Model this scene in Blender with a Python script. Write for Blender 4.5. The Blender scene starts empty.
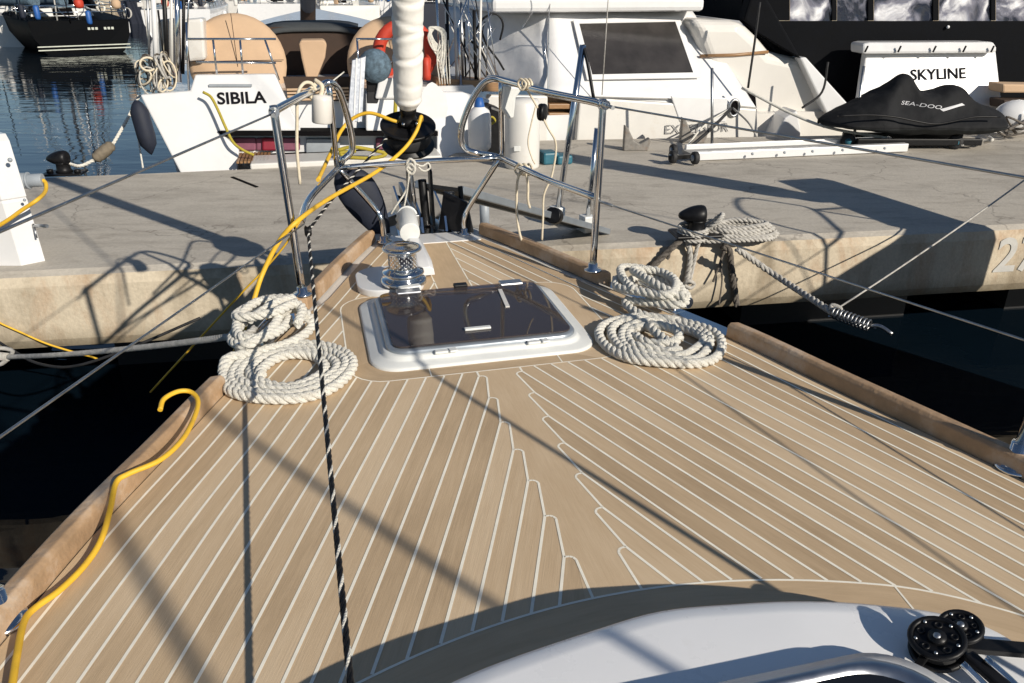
import bpy, bmesh, math, random
from mathutils import Vector, Matrix, Quaternion
random.seed(7)
R = math.radians
scene = bpy.context.scene
COL = scene.collection

# ------------------------------------------------------------------ survey
# camera model of the photographer (used to survey positions on real planes)
FPX, PITCH, EYE = 800.0, R(24.1), 1.05
CP, SP = math.cos(PITCH), math.sin(PITCH)
def ray(x, y):
    a = (x-512)/FPX; b = (341.5-y)/FPX
    return Vector((a, CP+b*SP, -SP+b*CP))
CAM = Vector((0, 0, EYE))
def P(x, y, z=0.0):                 # point on a level plane
    r = ray(x, y); return CAM + r*((z-EYE)/r.z)
def PY(x, y, Y):                    # point on an upright plane across the view
    r = ray(x, y); return CAM + r*(Y/r.y)
HEAD = R(14)
O = Vector((0, 1.98, 0)); U = Vector((math.cos(HEAD), math.sin(HEAD), 0)); V = Vector((-math.sin(HEAD), math.cos(HEAD), 0))
def W(u, v, z=0.0): return O + U*u + V*v + Vector((0, 0, z))
def loc(p): d = p-O; return d.dot(U), d.dot(V)
def PV(x, y, v):                    # point on the cross-plane of the yacht
    r = ray(x, y); t = (v - (CAM-O).dot(V))/r.dot(V); return CAM + r*t
SUN_AZ, SUN_EL = R(42.5), R(26)
SHD = Vector((-math.sin(SUN_AZ), math.cos(SUN_AZ), 0))/math.tan(SUN_EL)
ZW, ZD = -1.75, -0.6               # water, pontoon top

# ------------------------------------------------------------------ mesh builder
def smooth(pts, n=8, closed=False):
    pts = [Vector(p) for p in pts]; out = []; N = len(pts)
    rng = N if closed else N-1
    for i in range(rng):
        p1, p2 = pts[i], pts[(i+1) % N]
        p0 = pts[(i-1) % N] if (closed or i > 0) else p1*2-p2
        p3 = pts[(i+2) % N] if (closed or i+2 < N) else p2*2-p1
        for k in range(n):
            t = k/n
            out.append(0.5*((2*p1)+(p2-p0)*t+(2*p0-5*p1+4*p2-p3)*t*t+(3*p1-p0-3*p2+p3)*t**3))
    if not closed: out.append(pts[-1])
    return out
def resample(pts, step):
    L = [0]
    for a, b in zip(pts, pts[1:]): L.append(L[-1]+(b-a).length)
    n = max(2, int(L[-1]/step)); out = []; j = 0
    for i in range(n+1):
        d = L[-1]*i/n
        while j < len(L)-2 and L[j+1] < d: j += 1
        t = (d-L[j])/max(1e-9, L[j+1]-L[j]); out.append(pts[j].lerp(pts[j+1], min(1, t)))
    return out
def sag(a, b, s, n=12):
    a, b = Vector(a), Vector(b)
    return [a.lerp(b, i/n)-Vector((0, 0, s*4*(i/n)*(1-i/n))) for i in range(n+1)]
class MB:
    def __init__(s): s.v = []; s.f = []; s.m = []; s.sm = []; s.uv = {}
    def face(s, idx, m=0, smooth=False, uv=None):
        s.f.append(tuple(idx)); s.m.append(m); s.sm.append(smooth)
        if uv: s.uv[len(s.f)-1] = uv
    def add(s, pts): n = len(s.v); s.v.extend(Vector(p) for p in pts); return list(range(n, n+len(pts)))
    def poly(s, pts, m=0): s.face(s.add(pts), m); return s
    def prism(s, pts, d, m=0, sm=False):      # planar outline swept along d
        pts = [Vector(p) for p in pts]; d = Vector(d); n = len(pts)
        a = s.add(pts); b = s.add([p+d for p in pts])
        nrm = Vector((0, 0, 0))
        for i in range(n): nrm += pts[i].cross(pts[(i+1) % n])
        fl = nrm.dot(d) > 0
        if fl: a, b = b, a
        s.face(a, m); s.face(b[::-1], m)
        for i in range(n):
            j = (i+1) % n; s.face((a[j], a[i], b[i], b[j]), m, sm)
        return s
    def loft(s, rings, m=0, closed=True, caps=(True, True), sm=True):
        ids = [s.add(r) for r in rings]; n = len(rings[0])
        for A, B in zip(ids, ids[1:]):
            for i in range(n if closed else n-1):
                j = (i+1) % n; s.face((A[i], A[j], B[j], B[i]), m, sm)
        if closed and caps[0]: s.face(ids[0][::-1], m)
        if closed and caps[1]: s.face(ids[-1], m)
        return s
    def box(s, c, size, m=0, rz=0, rot=None):
        c = Vector(c); q = rot.to_3x3() if rot else Matrix.Rotation(rz, 3, 'Z'); h = Vector(size)*.5
        P8 = [c+q@Vector((x*h.x, y*h.y, z*h.z)) for z in (-1, 1) for x, y in ((-1, -1), (1, -1), (1, 1), (-1, 1))]
        i = s.add(P8)
        for f in ((3, 2, 1, 0), (4, 5, 6, 7), (0, 1, 5, 4), (1, 2, 6, 5), (2, 3, 7, 6), (3, 0, 4, 7)): s.face([i[k] for k in f], m)
        return s
    def bar(s, a, b, w, h, m=0, up=(0, 0, 1)):  # rectangular bar from a to b
        a, b = Vector(a), Vector(b); d = (b-a).normalized(); x = d.cross(Vector(up)).normalized()*w*.5; y = x.cross(d).normalized()*h*.5
        s.loft([[p-x-y, p+x-y, p+x+y, p-x+y] for p in (a, b)], m, sm=False); return s
    def tube(s, path, r, seg=10, m=0, closed=False, caps=True, rf=None):
        path = [Vector(p) for p in path]
        n = len(path); rings = []; T = []
        for i in range(n):
            a = path[(i-1) % n] if (closed or i > 0) else path[i]; b = path[(i+1) % n] if (closed or i < n-1) else path[i]
            d = b-a; T.append(d.normalized() if d.length > 1e-9 else Vector((0, 0, 1)))
        x = T[0].orthogonal().normalized()
        for i in range(n):
            if i: x = T[i-1].rotation_difference(T[i])@x
            x = (x-T[i]*x.dot(T[i])).normalized(); y = T[i].cross(x)
            rr = rf(i/(n-1)) if rf else r
            rings.append([path[i]+(x*math.cos(2*math.pi*k/seg)+y*math.sin(2*math.pi*k/seg))*rr for k in range(seg)])
        if closed:
            ids = [s.add(q) for q in rings]
            # find best twist for closing
            best = min(range(seg), key=lambda o: sum((rings[-1][k]-rings[0][(k+o) % seg]).length for k in range(seg)))
            for A, B in zip(ids, ids[1:]):
                for i in range(seg): j = (i+1) % seg; s.face((A[i], A[j], B[j], B[i]), m, True)
            A, B = ids[-1], ids[0]
            for i in range(seg): j = (i+1) % seg; s.face((A[i], A[j], B[(j+best) % seg], B[(i+best) % seg]), m, True)
        else: s.loft(rings, m, caps=(caps, caps))
        return s
    def rope(s, path, r, pitch=None, strands=3, step=None, seg=6, m=0, mats=None):   # laid rope: strands wound round the path
        path = resample([Vector(p) for p in path], step or r*.55); pitch = pitch or r*6.5
        n = len(path); T = [(path[min(i+1, n-1)]-path[max(i-1, 0)]).normalized() for i in range(n)]
        x = T[0].orthogonal().normalized(); fr = []; d = 0; ph = []
        for i in range(n):
            if i: x = T[i-1].rotation_difference(T[i])@x; d += (path[i]-path[i-1]).length
            x = (x-T[i]*x.dot(T[i])).normalized(); fr.append((x.copy(), T[i].cross(x))); ph.append(d/pitch*2*math.pi)
        for k in range(strands):
            o = r*.52; q = [path[i]+(fr[i][0]*math.cos(ph[i]+2*math.pi*k/strands)+fr[i][1]*math.sin(ph[i]+2*math.pi*k/strands))*o for i in range(n)]
            s.tube(q, r*.54, seg, mats[k % len(mats)] if mats else m)
        return s
    def lathe(s, c, prof, seg=28, m=0, axis=(0, 0, 1), sm=True):
        c = Vector(c); z = Vector(axis).normalized(); x = z.orthogonal().normalized(); y = z.cross(x)
        rings = [[c+z*h+(x*math.cos(2*math.pi*k/seg)+y*math.sin(2*math.pi*k/seg))*max(r, 1e-4) for k in range(seg)] for r, h in prof]
        s.loft(rings, m, sm=sm); return s
    def ball(s, c, r, m=0, sc=(1, 1, 1), n=10):
        c = Vector(c); rings = []
        for i in range(n+1):
            t = math.pi*i/n; rr = max(1e-4, math.sin(t))*r; z = -math.cos(t)*r
            rings.append([c+Vector((math.cos(2*math.pi*k/(2*n))*rr*sc[0], math.sin(2*math.pi*k/(2*n))*rr*sc[1], z*sc[2])) for k in range(2*n)])
        s.loft(rings, m); return s
    def strip(s, path, w, z=0, m=0):   # flat ribbon lying level
        path = [Vector(p) for p in path]; n = len(path); L = []; Rr = []
        for i in range(n):
            a, b = path[max(0, i-1)], path[min(n-1, i+1)]; d = b-a; d.z = 0
            nn = Vector((-d.y, d.x, 0)).normalized()*w*.5
            L.append(path[i]+nn+Vector((0, 0, z))); Rr.append(path[i]-nn+Vector((0, 0, z)))
        i1 = s.add(L); i2 = s.add(Rr)
        for i in range(n-1): s.face((i2[i], i2[i+1], i1[i+1], i1[i]), m)
        return s
    def build(s, name, mats, parent=None, bevel=0, base=None, label=None, cat=None, group=None, kind=None, solid=0, sub=0, fix=False, seg=2):
        if not isinstance(mats, (list, tuple)): mats = [mats]
        lo = Vector([min(v[i] for v in s.v) for i in range(3)]); hi = Vector([max(v[i] for v in s.v) for i in range(3)])
        c = base or Vector(((lo.x+hi.x)/2, (lo.y+hi.y)/2, lo.z))
        me = bpy.data.meshes.new(name); me.from_pydata([v-c for v in s.v], [], s.f)
        for mt in mats: me.materials.append(mt)
        me.polygons.foreach_set('material_index', s.m); me.polygons.foreach_set('use_smooth', s.sm)
        if s.uv:
            ul = me.uv_layers.new(name='UVMap')
            for fi, uvs in s.uv.items():
                for li, q in zip(me.polygons[fi].loop_indices, uvs): ul.data[li].uv = q
        if fix:
            bm = bmesh.new(); bm.from_mesh(me); bmesh.ops.recalc_face_normals(bm, faces=bm.faces); bm.to_mesh(me); bm.free()
        me.update()
        o = bpy.data.objects.new(name, me); COL.objects.link(o)
        WL[o.name] = c.copy()
        if parent: o.parent = parent; o.location = c-WL[parent.name]
        else: o.location = c
        if bevel:
            b = o.modifiers.new('bevel', 'BEVEL'); b.width = bevel; b.segments = seg; b.limit_method = 'ANGLE'; b.angle_limit = R(35); b.harden_normals = False
        if solid:
            b = o.modifiers.new('solid', 'SOLIDIFY'); b.thickness = solid; b.offset = -1
        if sub:
            b = o.modifiers.new('sub', 'SUBSURF'); b.levels = b.render_levels = sub
        tag(o, label, cat, group, kind); return o
WL = {}
def tag(o, label=None, cat=None, group=None, kind=None):
    for k, v in (('label', label), ('category', cat), ('group', group), ('kind', kind)):
        if v: o[k] = v
    return o
def empty(name, p, label, cat, group=None):
    o = bpy.data.objects.new(name, None); COL.objects.link(o); o.location = p; o.empty_display_size = .2
    WL[o.name] = Vector(p); return tag(o, label, cat, group)
def text_mb(txt, origin, right, up, height, depth=.002, m=0, width=None, shear=0, bold=0):
    cu = bpy.data.curves.new('lettering', 'FONT'); cu.body = txt; cu.size = 1; cu.extrude = 0; cu.shear = shear; cu.offset = bold; cu.resolution_u = 4
    ob = bpy.data.objects.new('lettering', cu); COL.objects.link(ob)
    bpy.context.view_layer.update()
    me = bpy.data.meshes.new_from_object(ob.evaluated_get(bpy.context.evaluated_depsgraph_get()))
    vs = [v.co.copy() for v in me.vertices]; fs = [tuple(p.vertices) for p in me.polygons]
    bpy.data.objects.remove(ob); bpy.data.curves.remove(cu); bpy.data.meshes.remove(me)
    x0, x1 = min(v.x for v in vs), max(v.x for v in vs); y0, y1 = min(v.y for v in vs), max(v.y for v in vs)
    k = height/(y1-y0); kx = (width/(x1-x0)) if width else k
    right = Vector(right).normalized(); up = Vector(up); up = (up-right*up.dot(right)).normalized(); n = right.cross(up)
    mb = MB(); ids = mb.add([Vector(origin)+right*(v.x-x0)*kx+up*(v.y-y0)*k+n*depth for v in vs])
    for f in fs: mb.face([ids[i] for i in f], m)
    return mb

# ------------------------------------------------------------------ materials
def mat(name, col, rough=.5, metal=0, var=.12, scale=6, bump=0, bscale=60, col2=None, spec=.5, coat=0, sheen=0, stretch=None, rvar=.1, trans=0, alpha=1, dirt=None, tw=0):
    m = bpy.data.materials.new(name); m.use_nodes = True; nt = m.node_tree; N = nt.nodes; L = nt.links
    b = N['Principled BSDF']; tc = N.new('ShaderNodeTexCoord'); mp = N.new('ShaderNodeMapping'); L.new(tc.outputs['Object'], mp.inputs[0])
    if stretch: mp.inputs['Scale'].default_value = stretch
    n = N.new('ShaderNodeTexNoise'); n.inputs['Scale'].default_value = scale; n.inputs['Detail'].default_value = 6; n.inputs['Roughness'].default_value = .62; L.new(mp.outputs[0], n.inputs[0])
    r = N.new('ShaderNodeValToRGB'); r.color_ramp.elements[0].position = .3; r.color_ramp.elements[1].position = .7
    c1 = [max(0, c*(1-var)) for c in col]; c2 = col2 or [min(1, c*(1+var)) for c in col]
    r.color_ramp.elements[0].color = (*c1, 1); r.color_ramp.elements[1].color = (*c2, 1); L.new(n.outputs['Fac'], r.inputs[0])
    out = r.outputs[0]
    if dirt:
        n3 = N.new('ShaderNodeTexNoise'); n3.inputs['Scale'].default_value = dirt[1]; n3.inputs['Detail'].default_value = 8; n3.inputs['Roughness'].default_value = .7; L.new(mp.outputs[0], n3.inputs[0])
        rr = N.new('ShaderNodeMapRange'); rr.inputs[1].default_value = dirt[2]; rr.inputs[2].default_value = dirt[2]+.15; rr.inputs[4].default_value = dirt[3]; L.new(n3.outputs['Fac'], rr.inputs[0])
        mx = N.new('ShaderNodeMix'); mx.data_type = 'RGBA'; L.new(rr.outputs[0], mx.inputs['Factor']); L.new(out, mx.inputs['A']); mx.inputs['B'].default_value = (*dirt[0], 1); out = mx.outputs['Result']
    L.new(out, b.inputs['Base Color'])
    b.inputs['Metallic'].default_value = metal; b.inputs['Specular IOR Level'].default_value = spec
    mr = N.new('ShaderNodeMapRange'); mr.inputs[3].default_value = max(.02, rough-rvar); mr.inputs[4].default_value = min(1, rough+rvar); L.new(n.outputs['Fac'], mr.inputs[0]); L.new(mr.outputs[0], b.inputs['Roughness'])
    b.inputs['Coat Weight'].default_value = coat; b.inputs['Sheen Weight'].default_value = sheen
    if trans: b.inputs['Transmission Weight'].default_value = trans
    if tw: b.inputs['Subsurface Weight'].default_value = tw; b.inputs['Subsurface Radius'].default_value = (.02, .02, .02)
    if bump:
        n2 = N.new('ShaderNodeTexNoise'); n2.inputs['Scale'].default_value = bscale; n2.inputs['Detail'].default_value = 5; L.new(mp.outputs[0], n2.inputs[0])
        bp = N.new('ShaderNodeBump'); bp.inputs['Strength'].default_value = min(1, bump*2); bp.inputs['Distance'].default_value = .01*bump*2; L.new(n2.outputs['Fac'], bp.inputs['Height']); L.new(bp.outputs[0], b.inputs['Normal'])
    return m
m_gel = mat('white_gelcoat', (.70, .70, .70), .22, var=.03, coat=.3, rvar=.06)
m_roof = mat('bright_white_gelcoat', (.90, .90, .90), .28, var=.02, coat=.2, rvar=.05, dirt=((.74, .72, .68), 9, .6, .35))
m_gel2 = mat('worn_white_gelcoat', (.66, .645, .61), .35, var=.05, scale=3, dirt=((.50, .45, .37), 3, .55, .5))
m_cream = mat('cream_gelcoat', (.68, .655, .61), .3, var=.04, scale=2)
m_steel = mat('polished_stainless', (.70, .70, .70), .12, 1, var=.05, scale=20, rvar=.06)
m_steel2 = mat('dull_galvanised_steel', (.42, .43, .44), .4, 1, var=.2, scale=25, dirt=((.2, .13, .08), 30, .6, .4))
m_alu = mat('brushed_aluminium', (.55, .56, .58), .32, 1, var=.06, scale=30)
m_alud = mat('grey_anodised_frame', (.36, .40, .44), .35, .6, var=.08, scale=15)
m_caulk = mat('cream_caulking', (.92, .87, .74), .7, var=.08, scale=20)
m_rail = mat('weathered_teak_rail', (.40, .265, .155), .55, var=.3, scale=7, bump=.25, bscale=60, dirt=((.48, .40, .32), 7, .5, .7))
m_rope = mat('white_mooring_rope', (.84, .81, .72), .9, var=.10, scale=45, bump=.5, bscale=300, sheen=.3, dirt=((.62, .55, .44), 9, .60, .4))
m_rope2 = mat('grey_mooring_rope', (.50, .48, .44), .9, var=.25, scale=30, bump=.35, bscale=420)
m_rope3 = mat('thin_beige_cord', (.66, .58, .44), .85, var=.12, scale=50, bump=.2, bscale=400)
m_dirty = mat('chafed_dirty_rope', (.16, .14, .12), .95, var=.5, scale=40, bump=.5, bscale=300)
m_yel = mat('yellow_cable_rubber', (.74, .44, .03), .55, var=.10, scale=20, dirt=((.40, .27, .07), 25, .58, .5))
m_yel2 = mat('yellow_green_rope', (.36, .29, .03), .8, var=.15, scale=40)
m_blk = mat('black_plastic', (.008, .008, .009), .42, var=.3, scale=30, spec=.25)
m_rub = mat('black_rubber', (.016, .016, .017), .7, var=.3, scale=30, bump=.1)
m_bfab = mat('black_canvas', (.0035, .004, .0055), .9, var=.3, scale=8, bump=.3, bscale=14, spec=.15)
m_navy = mat('navy_canvas', (.010, .014, .028), .7, var=.25, scale=8, bump=.2, bscale=25)
m_sail = mat('white_sailcloth', (.84, .82, .77), .8, var=.06, scale=5, bump=.2, bscale=30)
m_wcan = mat('white_awning_canvas', (.73, .725, .72), .75, var=.06, scale=2.5, bump=.75, bscale=2.6)
m_beige = mat('beige_canvas_cover', (.52, .36, .23), .85, var=.07, scale=4, bump=.2, bscale=9)
m_brown = mat('dark_brown_canvas', (.045, .026, .017), .8, var=.25, scale=4)
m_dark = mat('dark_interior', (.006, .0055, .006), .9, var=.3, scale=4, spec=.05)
m_grey = mat('grey_plastic', (.30, .33, .36), .45, var=.08, scale=12)
m_lgrey = mat('pale_grey_plastic', (.68, .69, .67), .4, var=.05, scale=12)
m_blkhull = mat('black_gelcoat', (.0025, .003, .004), .6, var=.2, scale=3, spec=.03)
m_red = mat('red_lifebuoy_cover', (.50, .045, .02), .6, var=.12, scale=10)
m_blue = mat('blue_plastic', (.02, .10, .34), .5, var=.15, scale=10)
m_teal = mat('teal_plastic', (.02, .12, .17), .5, var=.15, scale=10)
m_bluefab = mat('blue_grey_speckled_cover', (.085, .13, .17), .85, var=.55, scale=22, bump=.25, bscale=40)
m_pink = mat('faded_pink_cushion', (.20, .07, .11), .8, var=.2, scale=8)
m_txt = mat('black_lettering', (.008, .008, .010), .9, var=.1, spec=.1)
m_txtw = mat('pale_painted_lettering', (.50, .49, .46), .8, var=.12, scale=14)
m_txtg = mat('faded_grey_lettering', (.23, .23, .23), .6, var=.3, scale=30)
m_logo = mat('silver_print', (.50, .50, .52), .5, var=.1)
m_wood = mat('varnished_wood', (.30, .17, .08), .4, var=.2, scale=9, stretch=(1, 1, 8))
m_berth = mat('rose_berth_cushion', (.50, .27, .25), .8, var=.12, scale=6)
m_olive = mat('olive_plastic', (.16, .16, .03), .55, var=.2, scale=15)
m_hull_stripe = mat('pale_boot_stripe', (.5, .52, .45), .5)
m_hood = mat('slate_canvas', (.05, .055, .058), .85, var=.15, scale=6, bump=.2, bscale=12)
m_lead = mat('weathered_lead_paint', (.34, .33, .31), .7, var=.15, scale=25)
def glass(name, col, rough=.03, trans=.0, bump=0, bs=3, var=.1):
    m = mat(name, col, rough, spec=.6, var=var, scale=3, rvar=.01, trans=trans, bump=bump, bscale=bs, coat=.0); return m
def smoked():
    m = bpy.data.materials.new('smoked_acrylic'); m.use_nodes = True; N = m.node_tree.nodes; L = m.node_tree.links; N.remove(N['Principled BSDF'])
    t = N.new('ShaderNodeBsdfTransparent'); g = N.new('ShaderNodeBsdfGlossy'); g.inputs['Roughness'].default_value = .03; d = N.new('ShaderNodeBsdfDiffuse'); d.inputs['Color'].default_value = (.145, .118, .118, 1)
    tc = N.new('ShaderNodeTexCoord'); n = N.new('ShaderNodeTexNoise'); n.inputs['Scale'].default_value = 5; n.inputs['Detail'].default_value = 6; L.new(tc.outputs['Object'], n.inputs[0])
    r = N.new('ShaderNodeValToRGB'); r.color_ramp.elements[0].color = (.80, .74, .74, 1); r.color_ramp.elements[1].color = (.80, .70, .70, 1); L.new(n.outputs['Fac'], r.inputs[0]); L.new(r.outputs[0], t.inputs[0])
    m1 = N.new('ShaderNodeMixShader'); m1.inputs[0].default_value = .36; L.new(t.outputs[0], m1.inputs[1]); L.new(d.outputs[0], m1.inputs[2])
    f = N.new('ShaderNodeFresnel'); f.inputs[0].default_value = 1.5; m2 = N.new('ShaderNodeMixShader'); L.new(f.outputs[0], m2.inputs[0]); L.new(m1.outputs[0], m2.inputs[1]); L.new(g.outputs[0], m2.inputs[2]); L.new(m2.outputs[0], N['Material Output'].inputs[0]); return m
m_smoke = smoked()
m_win = glass('dark_window', (.012, .013, .016), .05)
m_winv = glass('grey_vinyl_window', (.042, .038, .036), .22, bump=.05, bs=5, var=.3)

def crinkle():
    m = bpy.data.materials.new('crinkled_vinyl_painted_glints'); m.use_nodes = True; N = m.node_tree.nodes; L = m.node_tree.links; b = N['Principled BSDF']
    tc = N.new('ShaderNodeTexCoord'); n = N.new('ShaderNodeTexNoise'); n.inputs['Scale'].default_value = 2.6; n.inputs['Detail'].default_value = 10; n.inputs['Distortion'].default_value = .8
    oi = N.new('ShaderNodeObjectInfo'); va = N.new('ShaderNodeVectorMath'); va.operation = 'MULTIPLY_ADD'; va.inputs[1].default_value = (1, 1, 1); L.new(tc.outputs['Object'], va.inputs[0]); cx3 = N.new('ShaderNodeMath'); cx3.operation = 'MULTIPLY'; cx3.inputs[1].default_value = 37; L.new(oi.outputs['Random'], cx3.inputs[0]); L.new(cx3.outputs[0], va.inputs[2]); L.new(va.outputs[0], n.inputs[0])
    r = N.new('ShaderNodeValToRGB'); e = r.color_ramp.elements; e[0].position = .40; e[0].color = (.02, .024, .04, 1); e[1].position = .64; e[1].color = (.82, .82, .84, 1); x = e.new(.52); x.color = (.20, .20, .25, 1)  # ramp paints bright reflections and the dark interior into the base colour
    L.new(n.outputs['Fac'], r.inputs[0]); L.new(r.outputs[0], b.inputs['Base Color']); b.inputs['Roughness'].default_value = .12
    bp = N.new('ShaderNodeBump'); bp.inputs['Strength'].default_value = .8; bp.inputs['Distance'].default_value = .03; L.new(n.outputs['Fac'], bp.inputs['Height']); L.new(bp.outputs[0], b.inputs['Normal'])
    return m
m_vinyl = crinkle()

def teak():
    m = bpy.data.materials.new('teak_planking'); m.use_nodes = True; N = m.node_tree.nodes; L = m.node_tree.links; b = N['Principled BSDF']
    uv = N.new('ShaderNodeUVMap'); uv.uv_map = 'UVMap'
    sp = N.new('ShaderNodeSeparateXYZ'); L.new(uv.outputs[0], sp.inputs[0])
    fl = N.new('ShaderNodeMath'); fl.operation = 'FLOOR'; L.new(sp.outputs[0], fl.inputs[0])
    wn = N.new('ShaderNodeTexWhiteNoise'); wn.noise_dimensions = '1D'; L.new(fl.outputs[0], wn.inputs['W'])
    # grain runs along each plank
    cb = N.new('ShaderNodeCombineXYZ'); L.new(sp.outputs[0], cb.inputs[0]); L.new(sp.outputs[1], cb.inputs[1]); L.new(fl.outputs[0], cb.inputs[2])
    mp = N.new('ShaderNodeMapping'); mp.inputs['Scale'].default_value = (1.6, 3.5, 3.1); L.new(cb.outputs[0], mp.inputs[0])
    n1 = N.new('ShaderNodeTexNoise'); n1.inputs['Scale'].default_value = 2.2; n1.inputs['Detail'].default_value = 5; n1.inputs['Roughness'].default_value = .6; n1.inputs['Distortion'].default_value = .4; L.new(mp.outputs[0], n1.inputs[0])
    mp2 = N.new('ShaderNodeMapping'); mp2.inputs['Scale'].default_value = (22, 9, 5.3); L.new(cb.outputs[0], mp2.inputs[0])
    n2 = N.new('ShaderNodeTexNoise'); n2.inputs['Scale'].default_value = 1.0; n2.inputs['Detail'].default_value = 6; n2.inputs['Roughness'].default_value = .7; L.new(mp2.outputs[0], n2.inputs[0])
    tc = N.new('ShaderNodeTexCoord'); n3 = N.new('ShaderNodeTexNoise'); n3.inputs['Scale'].default_value = 2.4; n3.inputs['Detail'].default_value = 5; L.new(tc.outputs['Object'], n3.inputs[0])
    def mul(a, k): q = N.new('ShaderNodeMath'); q.operation = 'MULTIPLY'; L.new(a, q.inputs[0]); q.inputs[1].default_value = k; return q.outputs[0]
    def addn(a, c): q = N.new('ShaderNodeMath'); L.new(a, q.inputs[0]); L.new(c, q.inputs[1]); return q.outputs[0]
    s = addn(addn(mul(wn.outputs['Value'], .32), mul(n1.outputs['Fac'], .30)), addn(mul(n2.outputs['Fac'], .20), mul(n3.outputs['Fac'], .42)))
    r = N.new('ShaderNodeValToRGB'); e = r.color_ramp.elements
    e[0].position = .38; e[0].color = (.43, .31, .19, 1); e[1].position = .82; e[1].color = (.68, .525, .35, 1); x = e.new(.59); x.color = (.575, .425, .268, 1)
    L.new(s, r.inputs[0]); L.new(r.outputs[0], b.inputs['Base Color']); b.inputs['Roughness'].default_value = .62; b.inputs['Specular IOR Level'].default_value = .3
    bp = N.new('ShaderNodeBump'); bp.inputs['Strength'].default_value = .35; bp.inputs['Distance'].default_value = .002; L.new(n2.outputs['Fac'], bp.inputs['Height']); L.new(bp.outputs[0], b.inputs['Normal'])
    return m
m_teak = teak()

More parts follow.
